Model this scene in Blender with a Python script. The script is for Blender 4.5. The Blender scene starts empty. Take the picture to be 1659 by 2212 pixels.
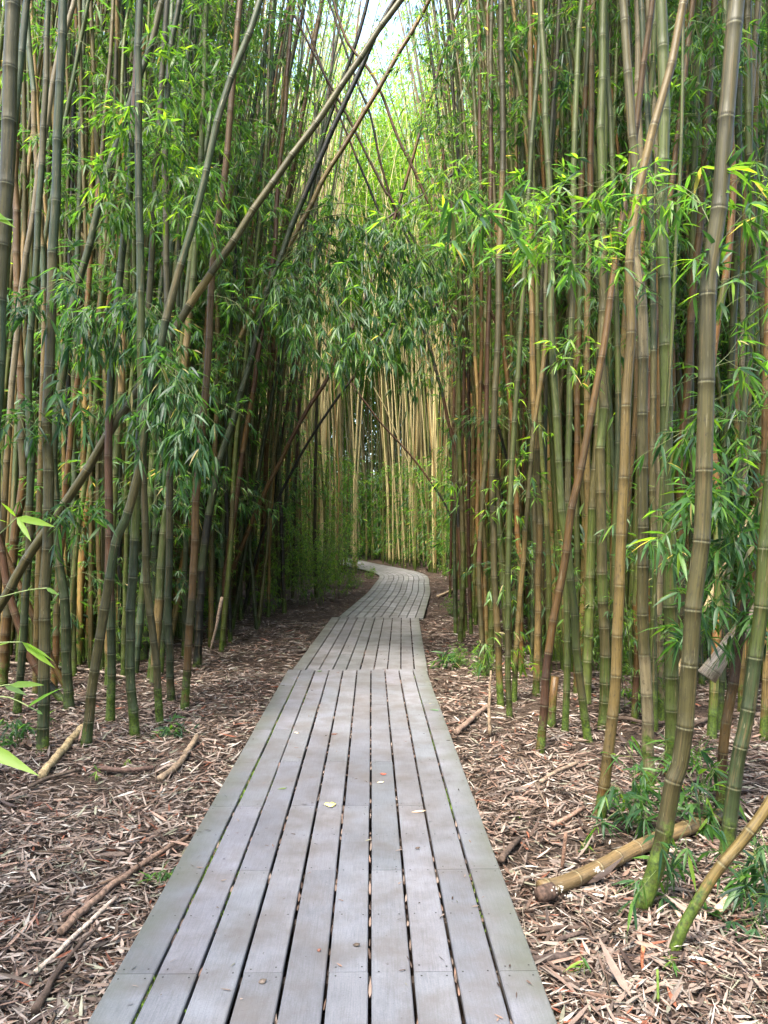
import bpy, math
import numpy as np
from mathutils import Vector, Matrix
R = math.radians
S = bpy.context.scene
COL = S.collection

# ------------------------------------------------------------------ camera, world, sun, exposure
F, CX, CY, HZ = 1671.0, 829.5, 1106.0, 1130.0      # focal length and horizon measured on a 1659 x 2212 view of the photo
CAMZ = 1.60
PITCH = math.atan((HZ - CY) / F)
cam = bpy.data.objects.new('camera', bpy.data.cameras.new('camera')); COL.objects.link(cam)
cam.data.sensor_fit = 'VERTICAL'; cam.data.sensor_height = 24; cam.data.lens = 24 * F / 2212
cam.location = (0, 0, CAMZ); cam.rotation_euler = (R(90) + PITCH, 0, 0)
cam.data.clip_start = 0.05; cam.data.clip_end = 600
S.camera = cam
SUN_EL, SUN_AZ = 60.0, -152.0                        # azimuth measured from the view direction, negative to the left
w = bpy.data.worlds.new('World'); S.world = w; w.use_nodes = True
nt = w.node_tree; nt.nodes.clear()
sky = nt.nodes.new('ShaderNodeTexSky'); sky.sky_type = 'NISHITA'; sky.sun_disc = False
sky.sun_elevation = R(SUN_EL); sky.sun_rotation = R(SUN_AZ); sky.dust_density = 2.2; sky.air_density = 1.0; sky.ozone_density = 1.0
bg = nt.nodes.new('ShaderNodeBackground'); bg.inputs[1].default_value = 0.15
wo = nt.nodes.new('ShaderNodeOutputWorld')
nt.links.new(sky.outputs[0], bg.inputs[0]); nt.links.new(bg.outputs[0], wo.inputs[0])
sl = bpy.data.lights.new('sun', 'SUN'); sl.energy = 2.6; sl.angle = R(16); sl.color = (1, .94, .82)
so = bpy.data.objects.new('sun', sl); COL.objects.link(so)
sd = Vector((math.sin(R(SUN_AZ)) * math.cos(R(SUN_EL)), math.cos(R(SUN_AZ)) * math.cos(R(SUN_EL)), math.sin(R(SUN_EL))))
so.rotation_euler = sd.to_track_quat('Z', 'Y').to_euler(); so.location = (0, 0, 30)
S.view_settings.view_transform = 'Standard'; S.view_settings.look = 'None'; S.view_settings.gamma = 1
S.view_settings.exposure = 3.2
cy = S.cycles
cy.max_bounces = 9; cy.diffuse_bounces = 6; cy.glossy_bounces = 2; cy.transmission_bounces = 7; cy.transparent_max_bounces = 4
cy.use_denoising = True; cy.caustics_reflective = False; cy.caustics_refractive = False

# ------------------------------------------------------------------ helpers
def ray(px, py):
    d = np.array([(px - CX) / F, 1.0, (CY - py) / F])
    c, s = math.cos(PITCH), math.sin(PITCH)
    d = np.array([d[0], d[1] * c - d[2] * s, d[1] * s + d[2] * c])
    return d / d[1]
def at(px, py, Y):
    return np.array([0, 0, CAMZ]) + ray(px, py) * Y
def gz(x, y):
    return -0.15 + 0.022 * np.sin(1.7 * x + .6 * y) + .018 * np.sin(2.9 * y - 1.1 * x + 1) + .012 * np.sin(5.3 * x + 4.1 * y)
def ground(px, py, h=0.0):
    d = ray(px, py); Y = 5.0
    for _ in range(12):
        Y = (gz(d[0] * Y, Y) + h - CAMZ) / d[2]
    return np.array([0, 0, CAMZ]) + d * Y
def norm(a):
    return a / np.maximum(np.linalg.norm(a, axis=-1, keepdims=True), 1e-9)

class MB:
    """collects vertices, quads, tris with a colour per vertex; build() links ONE mesh object"""
    def __init__(s):
        s.V, s.C, s.U, s.Q, s.T, s.mq, s.mt, s.n = [], [], [], [], [], [], [], 0
    def add(s, V, Q=None, T=None, col=(1, 1, 1), mat=0, uvw=None):
        V = np.asarray(V, float).reshape(-1, 3); k = len(V)
        col = np.asarray(col, float)
        if col.ndim == 1: col = np.tile(col[:3], (k, 1))
        s.V.append(V); s.C.append(col); s.U.append(V.copy() if uvw is None else uvw)
        if Q is not None and len(Q): Q = np.asarray(Q, int); s.Q.append(Q + s.n); s.mq.append(np.full(len(Q), mat))
        if T is not None and len(T): T = np.asarray(T, int); s.T.append(T + s.n); s.mt.append(np.full(len(T), mat))
        s.n += k
    def mesh(s, name, mats, smooth=True):
        V = np.concatenate(s.V); C = np.concatenate(s.C); U = np.concatenate(s.U)
        Q = np.concatenate(s.Q) if s.Q else np.zeros((0, 4), int)
        T = np.concatenate(s.T) if s.T else np.zeros((0, 3), int)
        m = bpy.data.meshes.new(name)
        m.vertices.add(len(V)); m.vertices.foreach_set('co', V.astype(np.float32).ravel())
        loops = np.concatenate([Q.ravel(), T.ravel()]).astype(np.int32)
        m.loops.add(len(loops)); m.loops.foreach_set('vertex_index', loops)
        m.polygons.add(len(Q) + len(T))
        st = np.concatenate([np.arange(len(Q)) * 4, len(Q) * 4 + np.arange(len(T)) * 3]).astype(np.int32)
        m.polygons.foreach_set('loop_start', st)
        mi = np.concatenate(s.mq + s.mt).astype(np.int32)
        m.update(calc_edges=True)
        m.polygons.foreach_set('material_index', mi)
        m.polygons.foreach_set('use_smooth', np.full(len(mi), smooth))
        a = m.attributes.new('col', 'FLOAT_COLOR', 'POINT')
        a.data.foreach_set('color', np.concatenate([C, np.ones((len(C), 1))], 1).astype(np.float32).ravel())
        a = m.attributes.new('uvw', 'FLOAT_VECTOR', 'POINT')
        a.data.foreach_set('vector', U.astype(np.float32).ravel())
        for x in (mats if isinstance(mats, (list, tuple)) else [mats]): m.materials.append(x)
        m.update()
        return m
    def build(s, name, mats, parent=None, smooth=True):
        return link(name, s.mesh(name, mats, smooth), parent)
def link(name, mesh, parent=None):
    o = bpy.data.objects.new(name, mesh); COL.objects.link(o); o.parent = parent
    return o
def tag(o, label=None, cat=None, group=None, kind=None):
    if label: o['label'] = label
    if cat: o['category'] = cat
    if group: o['group'] = group
    if kind: o['kind'] = kind
    return o
def thing(name, label, cat, loc=(0, 0, 0), group=None):
    o = bpy.data.objects.new(name, None); COL.objects.link(o); o.location = tuple(float(v) for v in loc)
    o.empty_display_size = .1
    return tag(o, label, cat, group)

def tube(mb, P, r, sides=8, col=(1, 1, 1), mat=0, cap=True, rough=0, rng=None):
    """tube through points P (n,3), radii r (n,), colour per section"""
    P = np.asarray(P, float); n = len(P); r = np.broadcast_to(np.asarray(r, float), (n,))
    t = norm(np.gradient(P, axis=0)); ref = np.array([0, 1.0, 0]) if abs(t[0][1]) < .9 else np.array([1.0, 0, 0])
    a = norm(ref - (t @ ref)[:, None] * t); b = np.cross(t, a)
    th = np.arange(sides) / sides * 2 * math.pi
    rr = r[:, None] * np.ones(sides)
    if rough and rng is not None: rr = rr * (1 + rough * rng.normal(size=rr.shape))
    V = P[:, None] + rr[..., None] * (np.cos(th)[None, :, None] * a[:, None] + np.sin(th)[None, :, None] * b[:, None])
    d = np.concatenate([[0], np.cumsum(np.linalg.norm(np.diff(P, axis=0), axis=1))])
    U = np.stack([rr * np.cos(th), rr * np.sin(th), np.repeat(d[:, None], sides, 1)], -1)
    i = np.arange(n - 1)[:, None] * sides; j = np.arange(sides)[None]; k = (j + 1) % sides
    Q = np.stack([i + j, i + k, i + sides + k, i + sides + j], -1).reshape(-1, 4)
    col = np.asarray(col, float)
    C = np.tile(col, (n * sides, 1)) if col.ndim == 1 else np.repeat(col, sides, 0)
    V = V.reshape(-1, 3); U = U.reshape(-1, 3); T = None
    if cap:
        V = np.concatenate([V, P[[0]], P[[-1]]]); U = np.concatenate([U, [[0, 0, 0]], [[0, 0, d[-1]]]])
        C = np.concatenate([C, C[[0]] * .8, C[[-1]] * .8]); c0, c1 = n * sides, n * sides + 1
        jj = np.arange(sides); kk = (jj + 1) % sides; o = (n - 1) * sides
        T = np.concatenate([np.stack([np.full(sides, c0), kk, jj], 1), np.stack([np.full(sides, c1), o + jj, o + kk], 1)])
    mb.add(V, Q, T, C, mat, U)
def smooth_path(P, step=.06):
    """Catmull-Rom through P, resampled evenly"""
    P = np.asarray(P, float)
    if len(P) == 2: Qs = P
    else:
        E = np.concatenate([[2 * P[0] - P[1]], P, [2 * P[-1] - P[-2]]]); out = []
        for i in range(len(P) - 1):
            p0, p1, p2, p3 = E[i:i + 4]; t = np.linspace(0, 1, 16, endpoint=False)[:, None]
            out.append(.5 * (2 * p1 + (p2 - p0) * t + (2 * p0 - 5 * p1 + 4 * p2 - p3) * t ** 2 + (3 * p1 - p0 - 3 * p2 + p3) * t ** 3))
        Qs = np.concatenate(out + [P[[-1]]])
    d = np.concatenate([[0], np.cumsum(np.linalg.norm(np.diff(Qs, axis=0), axis=1))])
    return Qs, d
def sample(Qs, d, s):
    return np.stack([np.interp(s, d, Qs[:, i]) for i in range(3)], -1)

# ------------------------------------------------------------------ materials
def mat(name):
    m = bpy.data.materials.new(name); m.use_nodes = True; nt = m.node_tree
    return m, nt, nt.nodes['Principled BSDF'], nt.nodes['Material Output']
def N(nt, t, **k):
    n = nt.nodes.new('ShaderNode' + t)
    for a, v in k.items(): setattr(n, a, v)
    return n
def noise(nt, vec, scale, detail=3, rough=.6, stretch=None):
    if stretch:
        mp = N(nt, 'Mapping'); mp.inputs['Scale'].default_value = stretch; nt.links.new(vec, mp.inputs[0]); vec = mp.outputs[0]
    n = N(nt, 'TexNoise'); n.inputs['Scale'].default_value = scale; n.inputs['Detail'].default_value = detail; n.inputs['Roughness'].default_value = rough
    nt.links.new(vec, n.inputs['Vector']); return n.outputs['Fac']
def ramp(nt, fac, stops):
    r = N(nt, 'ValToRGB'); e = r.color_ramp.elements
    while len(e) < len(stops): e.new(.5)
    for x, (p, c) in zip(e, stops):
        x.position = p; x.color = (*c, 1) if hasattr(c, '__len__') else (c, c, c, 1)
    nt.links.new(fac, r.inputs[0]); return r.outputs[0]
def mix(nt, fac, a, b, mode='MIX'):
    m = N(nt, 'Mix', data_type='RGBA', blend_type=mode)
    for v, i in ((fac, 0), (a, 6), (b, 7)):
        if hasattr(v, 'links'): nt.links.new(v, m.inputs[i])
        else: m.inputs[i].default_value = v if i == 0 else (*v, 1)
    return m.outputs[2]
def bump(nt, h, bsdf, strength=.4, dist=.01):
    b = N(nt, 'Bump'); b.inputs['Strength'].default_value = strength; b.inputs['Distance'].default_value = dist
    nt.links.new(h, b.inputs['Height']); nt.links.new(b.outputs[0], bsdf.inputs['Normal'])
def attr(nt, name):
    return N(nt, 'Attribute', attribute_name=name)

def culm_material(name='bamboo_bark', moss=True):
    m, nt, B, O = mat(name)
    c = attr(nt, 'col').outputs['Color']; u = attr(nt, 'uvw').outputs['Vector']; oi = N(nt, 'ObjectInfo')
    ad = N(nt, 'VectorMath', operation='ADD'); nt.links.new(u, ad.inputs[0]); nt.links.new(oi.outputs['Random'], ad.inputs[1]); u = ad.outputs[0]
    streak = noise(nt, u, 1, 4, .65, (160, 160, 3.0))
    c = mix(nt, 1.0, c, ramp(nt, streak, [(.3, .5), (.5, .95), (.7, 1.6)]), 'MULTIPLY')
    big = noise(nt, u, 1, 5, .75, (60, 60, 2.2))
    c = mix(nt, ramp(nt, big, [(.55, 0), (.61, .65)]), c, (.150, .098, .042))          # tan weathered panels
    spot = noise(nt, u, 1, 4, .7, (60, 60, 26))
    c = mix(nt, ramp(nt, spot, [(.56, 0), (.68, .75)]), c, (.028, .022, .012))          # dirt
    sc = noise(nt, u, 1, 3, .6, (90, 90, 9))
    c = mix(nt, ramp(nt, sc, [(.655, 0), (.69, .55)]), c, (.30, .25, .16))             # pale scuffs
    c = mix(nt, 1.0, c, oi.outputs['Color'], 'MULTIPLY')
    # moss on the foot of the stem
    pos = N(nt, 'NewGeometry').outputs['Position']; sp = N(nt, 'SeparateXYZ'); nt.links.new(pos, sp.inputs[0])
    mr = N(nt, 'MapRange'); nt.links.new(sp.outputs[2], mr.inputs[0])
    mr.inputs[1].default_value = -.15; mr.inputs[2].default_value = .55; mr.inputs[3].default_value = 0.07; mr.inputs[4].default_value = -.42
    mn = noise(nt, pos, 9, 5, .75); s0 = N(nt, 'Math', operation='MULTIPLY_ADD'); nt.links.new(oi.outputs['Random'], s0.inputs[0]); s0.inputs[1].default_value = .22; nt.links.new(mr.outputs[0], s0.inputs[2])
    s = N(nt, 'Math', operation='ADD'); nt.links.new(mn, s.inputs[0]); nt.links.new(s0.outputs[0], s.inputs[1])
    mf = ramp(nt, s.outputs[0], [(.5, 0), (.62, 1)])
    mc = ramp(nt, noise(nt, pos, 60, 3), [(.3, (.012, .02, .005)), (.8, (.085, .125, .014))])
    if moss: c = mix(nt, mf, c, mc)
    nt.links.new(c, B.inputs['Base Color'])
    nt.links.new(ramp(nt, streak, [(.3, .42), (.7, .6)]), B.inputs['Roughness'])
    B.inputs['Specular IOR Level'].default_value = .28
    h = mix(nt, mf, streak, noise(nt, pos, 90, 4)) if moss else streak; bump(nt, h, B, .35, .004)
    return m
def leaf_material(name, trans=.55, rough=.48):
    m, nt, B, O = mat(name)
    c = attr(nt, 'col').outputs['Color']; oi = N(nt, 'ObjectInfo')
    c = mix(nt, 1.0, c, ramp(nt, oi.outputs['Random'], [(0, (.75, .8, .8)), (1, (1.2, 1.15, 1.0))]), 'MULTIPLY')
    nt.links.new(c, B.inputs['Base Color']); B.inputs['Roughness'].default_value = rough; B.inputs['Specular IOR Level'].default_value = .45
    tr = N(nt, 'BsdfTranslucent'); tc = mix(nt, 1.0, c, (2.3, 2.3, .8), 'MULTIPLY'); nt.links.new(tc, tr.inputs[0])
    ms = N(nt, 'MixShader'); ms.inputs[0].default_value = trans
    nt.links.new(B.outputs[0], ms.inputs[1]); nt.links.new(tr.outputs[0], ms.inputs[2]); nt.links.new(ms.outputs[0], O.inputs[0])
    return m
def plain(name, rough=.8, scale=40, amt=(.6, 1.35), bmp=.4, fixed=None, trans=0):
    m, nt, B, O = mat(name)
    pos = N(nt, 'NewGeometry').outputs['Position']; n = noise(nt, pos, scale, 4)
    c = attr(nt, 'col').outputs['Color'] if fixed is None else fixed
    c = mix(nt, 1.0, c, ramp(nt, n, [(.3, amt[0]), (.7, amt[1])]), 'MULTIPLY')
    nt.links.new(c, B.inputs['Base Color']); B.inputs['Roughness'].default_value = rough; B.inputs['Specular IOR Level'].default_value = .25
    if bmp: bump(nt, n, B, bmp, .005)
    return m
def deck_material():
    m, nt, B, O = mat('weathered_deck')
    c = attr(nt, 'col').outputs['Color']; u = attr(nt, 'uvw').outputs['Vector']; pos = N(nt, 'NewGeometry').outputs['Position']
    grain = noise(nt, u, 1, 5, .7, (220, 9, 220)); blot = noise(nt, pos, 3.2, 5, .62); fine = noise(nt, pos, 160, 3, .7)
    c = mix(nt, 1.0, c, ramp(nt, grain, [(.28, .70), (.5, 1.0), (.72, 1.2)]), 'MULTIPLY')
    c = mix(nt, 1.0, c, ramp(nt, fine, [(.3, .82), (.7, 1.18)]), 'MULTIPLY')
    c = mix(nt, ramp(nt, blot, [(.42, 0), (.66, .75)]), c, (.074, .062, .056))
    lt = noise(nt, pos, 1.1, 5, .7); c = mix(nt, 1.0, c, ramp(nt, lt, [(.3, .78), (.7, 1.25)]), 'MULTIPLY')
    sp = noise(nt, pos, 46, 3, .6)
    c = mix(nt, ramp(nt, sp, [(.69, 0), (.73, .8)]), c, (.03, .02, .016))
    # green algae toward both outer edges of the walk (uvw.x = signed distance from the centre line)
    sx = N(nt, 'SeparateXYZ'); nt.links.new(u, sx.inputs[0]); ab = N(nt, 'Math', operation='ABSOLUTE'); nt.links.new(sx.outputs[0], ab.inputs[0])
    nb = noise(nt, pos, 5, 5, .6); ml = N(nt, 'Math', operation='MULTIPLY_ADD'); nt.links.new(nb, ml.inputs[0]); ml.inputs[1].default_value = .28; nt.links.new(ab.outputs[0], ml.inputs[2])
    c = mix(nt, ramp(nt, ml.outputs[0], [(.74, 0), (.92, .6)]), c, (.055, .060, .036))
    nt.links.new(c, B.inputs['Base Color'])
    nt.links.new(ramp(nt, blot, [(.3, .42), (.7, .62)]), B.inputs['Roughness']); B.inputs['Specular IOR Level'].default_value = .55
    bump(nt, grain, B, .15, .002)
    return m
def soil_material():
    m, nt, B, O = mat('forest_soil')
    pos = N(nt, 'NewGeometry').outputs['Position']
    a = noise(nt, pos, 2.2, 6, .65); b = noise(nt, pos, 38, 5, .7)
    c = ramp(nt, b, [(.3, (.012, .008, .006)), (.52, (.036, .024, .018)), (.75, (.11, .08, .06))])
    c = mix(nt, ramp(nt, a, [(.45, 0), (.7, .6)]), c, (.085, .058, .042))
    nt.links.new(c, B.inputs['Base Color']); B.inputs['Roughness'].default_value = .95; B.inputs['Specular IOR Level'].default_value = .15
    bump(nt, b, B, .9, .03)
    return m
M_CULM = culm_material(); M_POLE = culm_material('dry_bamboo_bark', False); M_LEAF = leaf_material('bamboo_leaf'); M_TWIG = plain('twig_bark', .7, 60)
M_DECK = deck_material(); M_SOIL = soil_material(); M_LITTER = plain('dry_leaf', .6, 25, (.8, 1.2), 0)
M_WOOD = plain('dead_wood', .85, 55, (.45, 1.5), .6); M_DARK = plain('damp_timber', .9, 30, fixed=(.035, .025, .018))
M_SCREW = plain('screw_metal', .6, 50, fixed=(.02, .018, .016), bmp=0); M_MOSS = plain('moss', .95, 70, (.5, 1.6), .5)

# ------------------------------------------------------------------ ground
def sheet(name, xs, ys, zf, material):
    X, Y = np.meshgrid(xs, ys); Z = zf(X, Y); V = np.stack([X, Y, Z], -1).reshape(-1, 3)
    nx, ny = len(xs), len(ys); i = (np.arange(ny - 1)[:, None] * nx + np.arange(nx - 1)[None]).ravel()
    mb = MB(); mb.add(V, np.stack([i, i + 1, i + nx + 1, i + nx], 1)); o = mb.build(name, material)
    return tag(o, kind='structure')
def bump_ground(X, Y):
    z = gz(X, Y)
    z = z + .010 * np.sin(23 * X + 5 * np.sin(9 * Y)) * np.sin(19 * Y + 4 * np.sin(7 * X)) * (np.hypot(X, Y - 5) < 12)
    return z
def spaced(a, b, n, far):
    u = np.linspace(a, b, n); return np.concatenate([[-far, -far / 3], u, [far / 3, far]])
g_x = np.concatenate([[-300, -100, -40], np.arange(-14, 14.01, .09), [40, 100, 300]])
g_y = np.concatenate([[-300, -80, -20], np.arange(-2, 20, .09), np.arange(20, 60, .6), [80, 140, 300]])
sheet('ground', g_x, g_y, bump_ground, M_SOIL)

# ------------------------------------------------------------------ boardwalk
CL = np.array([(-.14, -1.5), (-.198, 2.49), (-.295, 8.48), (-.27, 8.6), (-.155, 13.45), (-.06, 13.7), (.18, 16.5), (.38, 19), (.50, 21.5), (.60, 23.5), (.56, 25.3), (.15, 27.5), (-.85, 31.0), (-2.2, 36), (-4.4, 44)])
def path_x(y): return np.interp(y, CL[:, 1], CL[:, 0])
PITCHB, BW = .152, .139
def boardwalk(cl, z0, label, seed, cols):
    rng = np.random.default_rng(seed)
    root = thing('boardwalk_section', label, 'boardwalk', (cl[0][0], cl[0][1], z0), 'sections of the plank boardwalk')
    off = np.array([cl[0][0], cl[0][1], 0])
    P = np.array([(x, y, 0) for x, y in cl], float); Qs, d = smooth_path(P); L = d[-1]
    tang = norm(np.gradient(Qs, axis=0)); 
    def place(s, o, z):        # points at arclength s, offset o to the right, height z
        p = sample(Qs, d, s); t = norm(np.stack([np.interp(s, d, tang[:, i]) for i in range(3)], -1))
        nrm = np.stack([t[:, 1], -t[:, 0], np.zeros(len(s))], -1)
        q = p + nrm * np.asarray(o)[..., None] if np.ndim(o) else p + nrm * o
        q[:, 2] = z
        return q - off
    def board(mb, s0, s1, oc, wdt, z, th, col, ch=.004, matn=0):
        n = max(2, int((s1 - s0) / .35) + 1); s = np.linspace(s0, s1, n)
        prof = [(-wdt / 2, z - th), (-wdt / 2, z - ch), (-wdt / 2 + ch, z), (wdt / 2 - ch, z), (wdt / 2, z - ch), (wdt / 2, z - th)]
        V = np.stack([place(s, oc + a, b) for a, b in prof], 1)
        U = np.stack([np.stack([np.full(n, oc + a), s + seed * 7.3 + oc * 31, np.full(n, b)], -1) for a, b in prof], 1)
        k = len(prof); i = np.arange(n - 1)[:, None] * k; j = np.arange(k)[None]; jj = (j + 1) % k
        Q = np.stack([i + j, i + k + j, i + k + jj, i + jj], -1).reshape(-1, 4)
        T = []
        for b0, flip in ((0, 0), ((n - 1) * k, 1)):
            for q in range(1, k - 1): T.append((b0, b0 + q, b0 + q + 1) if not flip else (b0, b0 + q + 1, b0 + q))
        mb.add(V.reshape(-1, 3), Q, T, col, matn, U.reshape(-1, 3))
    J = .406; js = np.arange(.22, L, J)
    deck, screws = MB(), MB()
    edges = [MB(), MB()]
    th8 = np.arange(8) / 8 * 2 * math.pi
    for b in range(10):
        oc = (b - 4.5) * PITCHB
        mb = edges[0] if b == 0 else edges[1] if b == 9 else deck
        ph = [2, 4, 0, 2, 4, 0, 4, 2, 0, 2][b]
        cuts = [0.0] + [j - .0 for k, j in enumerate(js) if ((k - 10) % 2 == 0 if b in (0, 9) and seed == 1 else (k - (10 if b % 2 else 12)) % (4 if seed == 1 else 8) == 0) and j > .4 and j < L - .4] + [L]
        for s0, s1 in zip(cuts[:-1], cuts[1:]):
            f = rng.uniform(.84, 1.14); tint = np.array([1, 1, 1]) * f + rng.normal(size=3) * .012
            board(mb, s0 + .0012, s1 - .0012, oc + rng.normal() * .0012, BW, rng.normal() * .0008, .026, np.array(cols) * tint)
        for j in js:
            cutn = any(abs(j - c) < .01 for c in cuts)
            for dj in ((-.028, .028) if cutn else (0.0,)):
                for e in (-.045, .045):
                    if not (0 < j + dj < L): continue
                    c = place(np.array([j + dj + rng.normal() * .004]), oc + e + rng.normal() * .003, .0012)[0]
                    ring = c + np.stack([np.cos(th8) * .0038, np.sin(th8) * .0038, np.zeros(8)], -1)
                    screws.add(np.concatenate([ring, [c]]), None, [(8, q, (q + 1) % 8) for q in range(8)])
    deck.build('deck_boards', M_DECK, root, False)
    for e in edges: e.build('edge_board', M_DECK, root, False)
    tag(screws.build('deck_screws', M_SCREW, root, False), kind='stuff')
    fr = MB()
    for j in js:
        v = [place(np.array([j + a]), o, z)[0] for z in (-.028, -.125) for a, o in ((-.02, -.72), (-.02, .72), (.02, .72), (.02, -.72))]
        fr.add(v, [(0, 1, 2, 3), (0, 4, 5, 1), (1, 5, 6, 2), (2, 6, 7, 3), (3, 7, 4, 0)])
    for sgn in (-1, 1):
        board(fr, .02, L - .02, sgn * .70, .04, -.0285, .13, (1, 1, 1))
    fr.build('frame', M_DARK, root, False)
    return root
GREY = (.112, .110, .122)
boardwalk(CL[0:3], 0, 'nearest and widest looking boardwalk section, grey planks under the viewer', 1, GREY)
boardwalk(CL[3:5], -.035, 'short straight middle section of grey boardwalk just beyond the first step', 2, (.122, .117, .122))  # plank colour lifted a little to offset the weak light here
boardwalk(CL[5:], -.07, 'farthest boardwalk section, curving right then left out of sight', 3, (.170, .167, .172))  # paler planks: missing sunlight is put into their colour

# ------------------------------------------------------------------ leaves
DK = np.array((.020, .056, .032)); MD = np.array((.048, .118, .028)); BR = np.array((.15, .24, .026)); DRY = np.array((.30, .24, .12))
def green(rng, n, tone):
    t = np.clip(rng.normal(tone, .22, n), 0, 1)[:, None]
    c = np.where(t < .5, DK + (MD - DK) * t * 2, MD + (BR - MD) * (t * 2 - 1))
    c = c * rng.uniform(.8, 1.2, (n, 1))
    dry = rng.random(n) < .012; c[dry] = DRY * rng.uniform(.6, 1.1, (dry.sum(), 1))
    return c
def leaves(mb, B, D, L, W, rng, tone, detail=1, droop=.22, mat=0, col=None):
    n = len(B); D = norm(D); up = np.array([0, 0, 1.0]) + rng.normal(size=(n, 3)) * .45
    sd = norm(np.cross(D, up)); nm = np.cross(sd, D); L = L[:, None]; W = W[:, None] * .5
    z = np.array([0, 0, -1.0]); c = green(rng, n, tone) if col is None else col
    if detail == 1:
        V = np.stack([B, B + D * L * .38 + sd * W + nm * W * .25 + z * L * droop * .14, B + D * L + z * L * droop, B + D * L * .38 - sd * W + nm * W * .25 + z * L * droop * .14], 1)
        i = np.arange(n) * 4; T = np.concatenate([np.stack([i, i + 2, i + 1], 1), np.stack([i, i + 3, i + 2], 1)])
        mb.add(V.reshape(-1, 3), None, T, np.repeat(c, 4, 0), mat)
    else:
        def p(t, s, w): return B + D * L * t + z * L * droop * t * t + sd * W * s * w + nm * W * .22 * abs(s)
        V = np.stack([B, p(.22, 1, .92), p(.22, 0, 0), p(.22, -1, .92), p(.58, 1, .85), p(.58, 0, 0), p(.58, -1, .85), p(1, 0, 0)], 1)
        i = np.arange(n) * 8
        f = lambda *k: np.stack([i + q for q in k], 1)
        mb.add(V.reshape(-1, 3), np.concatenate([f(1, 2, 5, 4), f(2, 3, 6, 5)]), np.concatenate([f(0, 2, 1), f(0, 3, 2), f(4, 5, 7), f(5, 6, 7)]), np.repeat(c, 8, 0), mat)
def prisms(mb, A, B, r, mat=1, col=(.10, .12, .04)):
    n = len(A); t = norm(B - A); a = norm(np.cross(t, np.array([.3, .2, 1.0]))); b = np.cross(t, a); V = []
    for E, k in ((A, 1.0), (B, .6)):
        for q in range(3):
            th = q * 2.0944; V.append(E + (a * math.cos(th) + b * math.sin(th)) * r * k)
    V = np.stack(V, 1); i = np.arange(n) * 6
    Q = np.concatenate([np.stack([i + q, i + (q + 1) % 3, i + 3 + (q + 1) % 3, i + 3 + q], 1) for q in range(3)])
    mb.add(V.reshape(-1, 3), Q, None, col, mat)
def twiggy(mb, tw, P, T, rng, tl, ll, tone, detail=1, droop=.35, k=6, fans=2):
    """side twigs from points P (tangents T), each ending in fans of leaves"""
    n = len(P); D = norm(T * .5 + norm(rng.normal(size=(n, 3))) * .9 + np.array([0, 0, -droop * .4])); l = tl * rng.uniform(.4, 1.2, (n, 1))
    E = P + D * l; E[:, 2] -= droop * .3 * l[:, 0]
    prisms(tw, P, E, .0016 if detail > 1 else .0022)
    for f in range(fans):
        t = 1 - f * .42; Q = P + (E - P) * t; m = n * k; ll_ = ll * .92
        a = np.tile(np.linspace(-1.15, 1.15, k), n) + rng.normal(size=m) * .18
        Dr = np.repeat(norm((E - P) + rng.normal(size=(n, 3)) * .12), k, 0); sdv = norm(np.cross(Dr, np.repeat(np.array([[0, 0, 1.0]]) + rng.normal(size=(n, 3)) * .5, k, 0)))
        dd = Dr * np.cos(a)[:, None] + sdv * np.sin(a)[:, None] + np.array([0, 0, -droop]) + rng.normal(size=(m, 3)) * .12
        L = ll_ * rng.uniform(.5, 1.2, m) * (1 - .25 * np.abs(a) / 1.2)
        keep = rng.random(m) < .88
        leaves(mb, np.repeat(Q, k, 0)[keep], dd[keep], L[keep], (L * rng.uniform(.12, .17, m))[keep], rng, tone, detail, .25)
def leafy_branch(parent, P, rng, n=16, tl=.3, ll=.14, tone=.45, detail=1, droop=.35, r=.004, name='branch', k=6, fans=2, bcol=(.07, .08, .03)):
    """a branch (part) with its leaves (sub-part); P in world space"""
    off = np.array(parent.location); Qs, d = smooth_path(np.asarray(P, float) - off)
    bm_, lf = MB(), MB(); s = np.linspace(0, d[-1], max(4, int(d[-1] / .12)))
    path = sample(Qs, d, s); tube(bm_, path, np.linspace(r, r * .35, len(s)), 5, bcol)
    u = rng.uniform(.12, 1, n) * d[-1]; u[0] = d[-1]; Pn = sample(Qs, d, u); Tn = norm(sample(Qs, d, np.minimum(u + .05, d[-1])) - sample(Qs, d, u - .05))
    twiggy(lf, bm_, Pn, Tn, rng, tl, ll, tone, detail, droop, k, fans)
    b = bm_.build(name, [M_TWIG, M_TWIG], parent); lf.build('leaves', M_LEAF, b)
    return b

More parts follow.
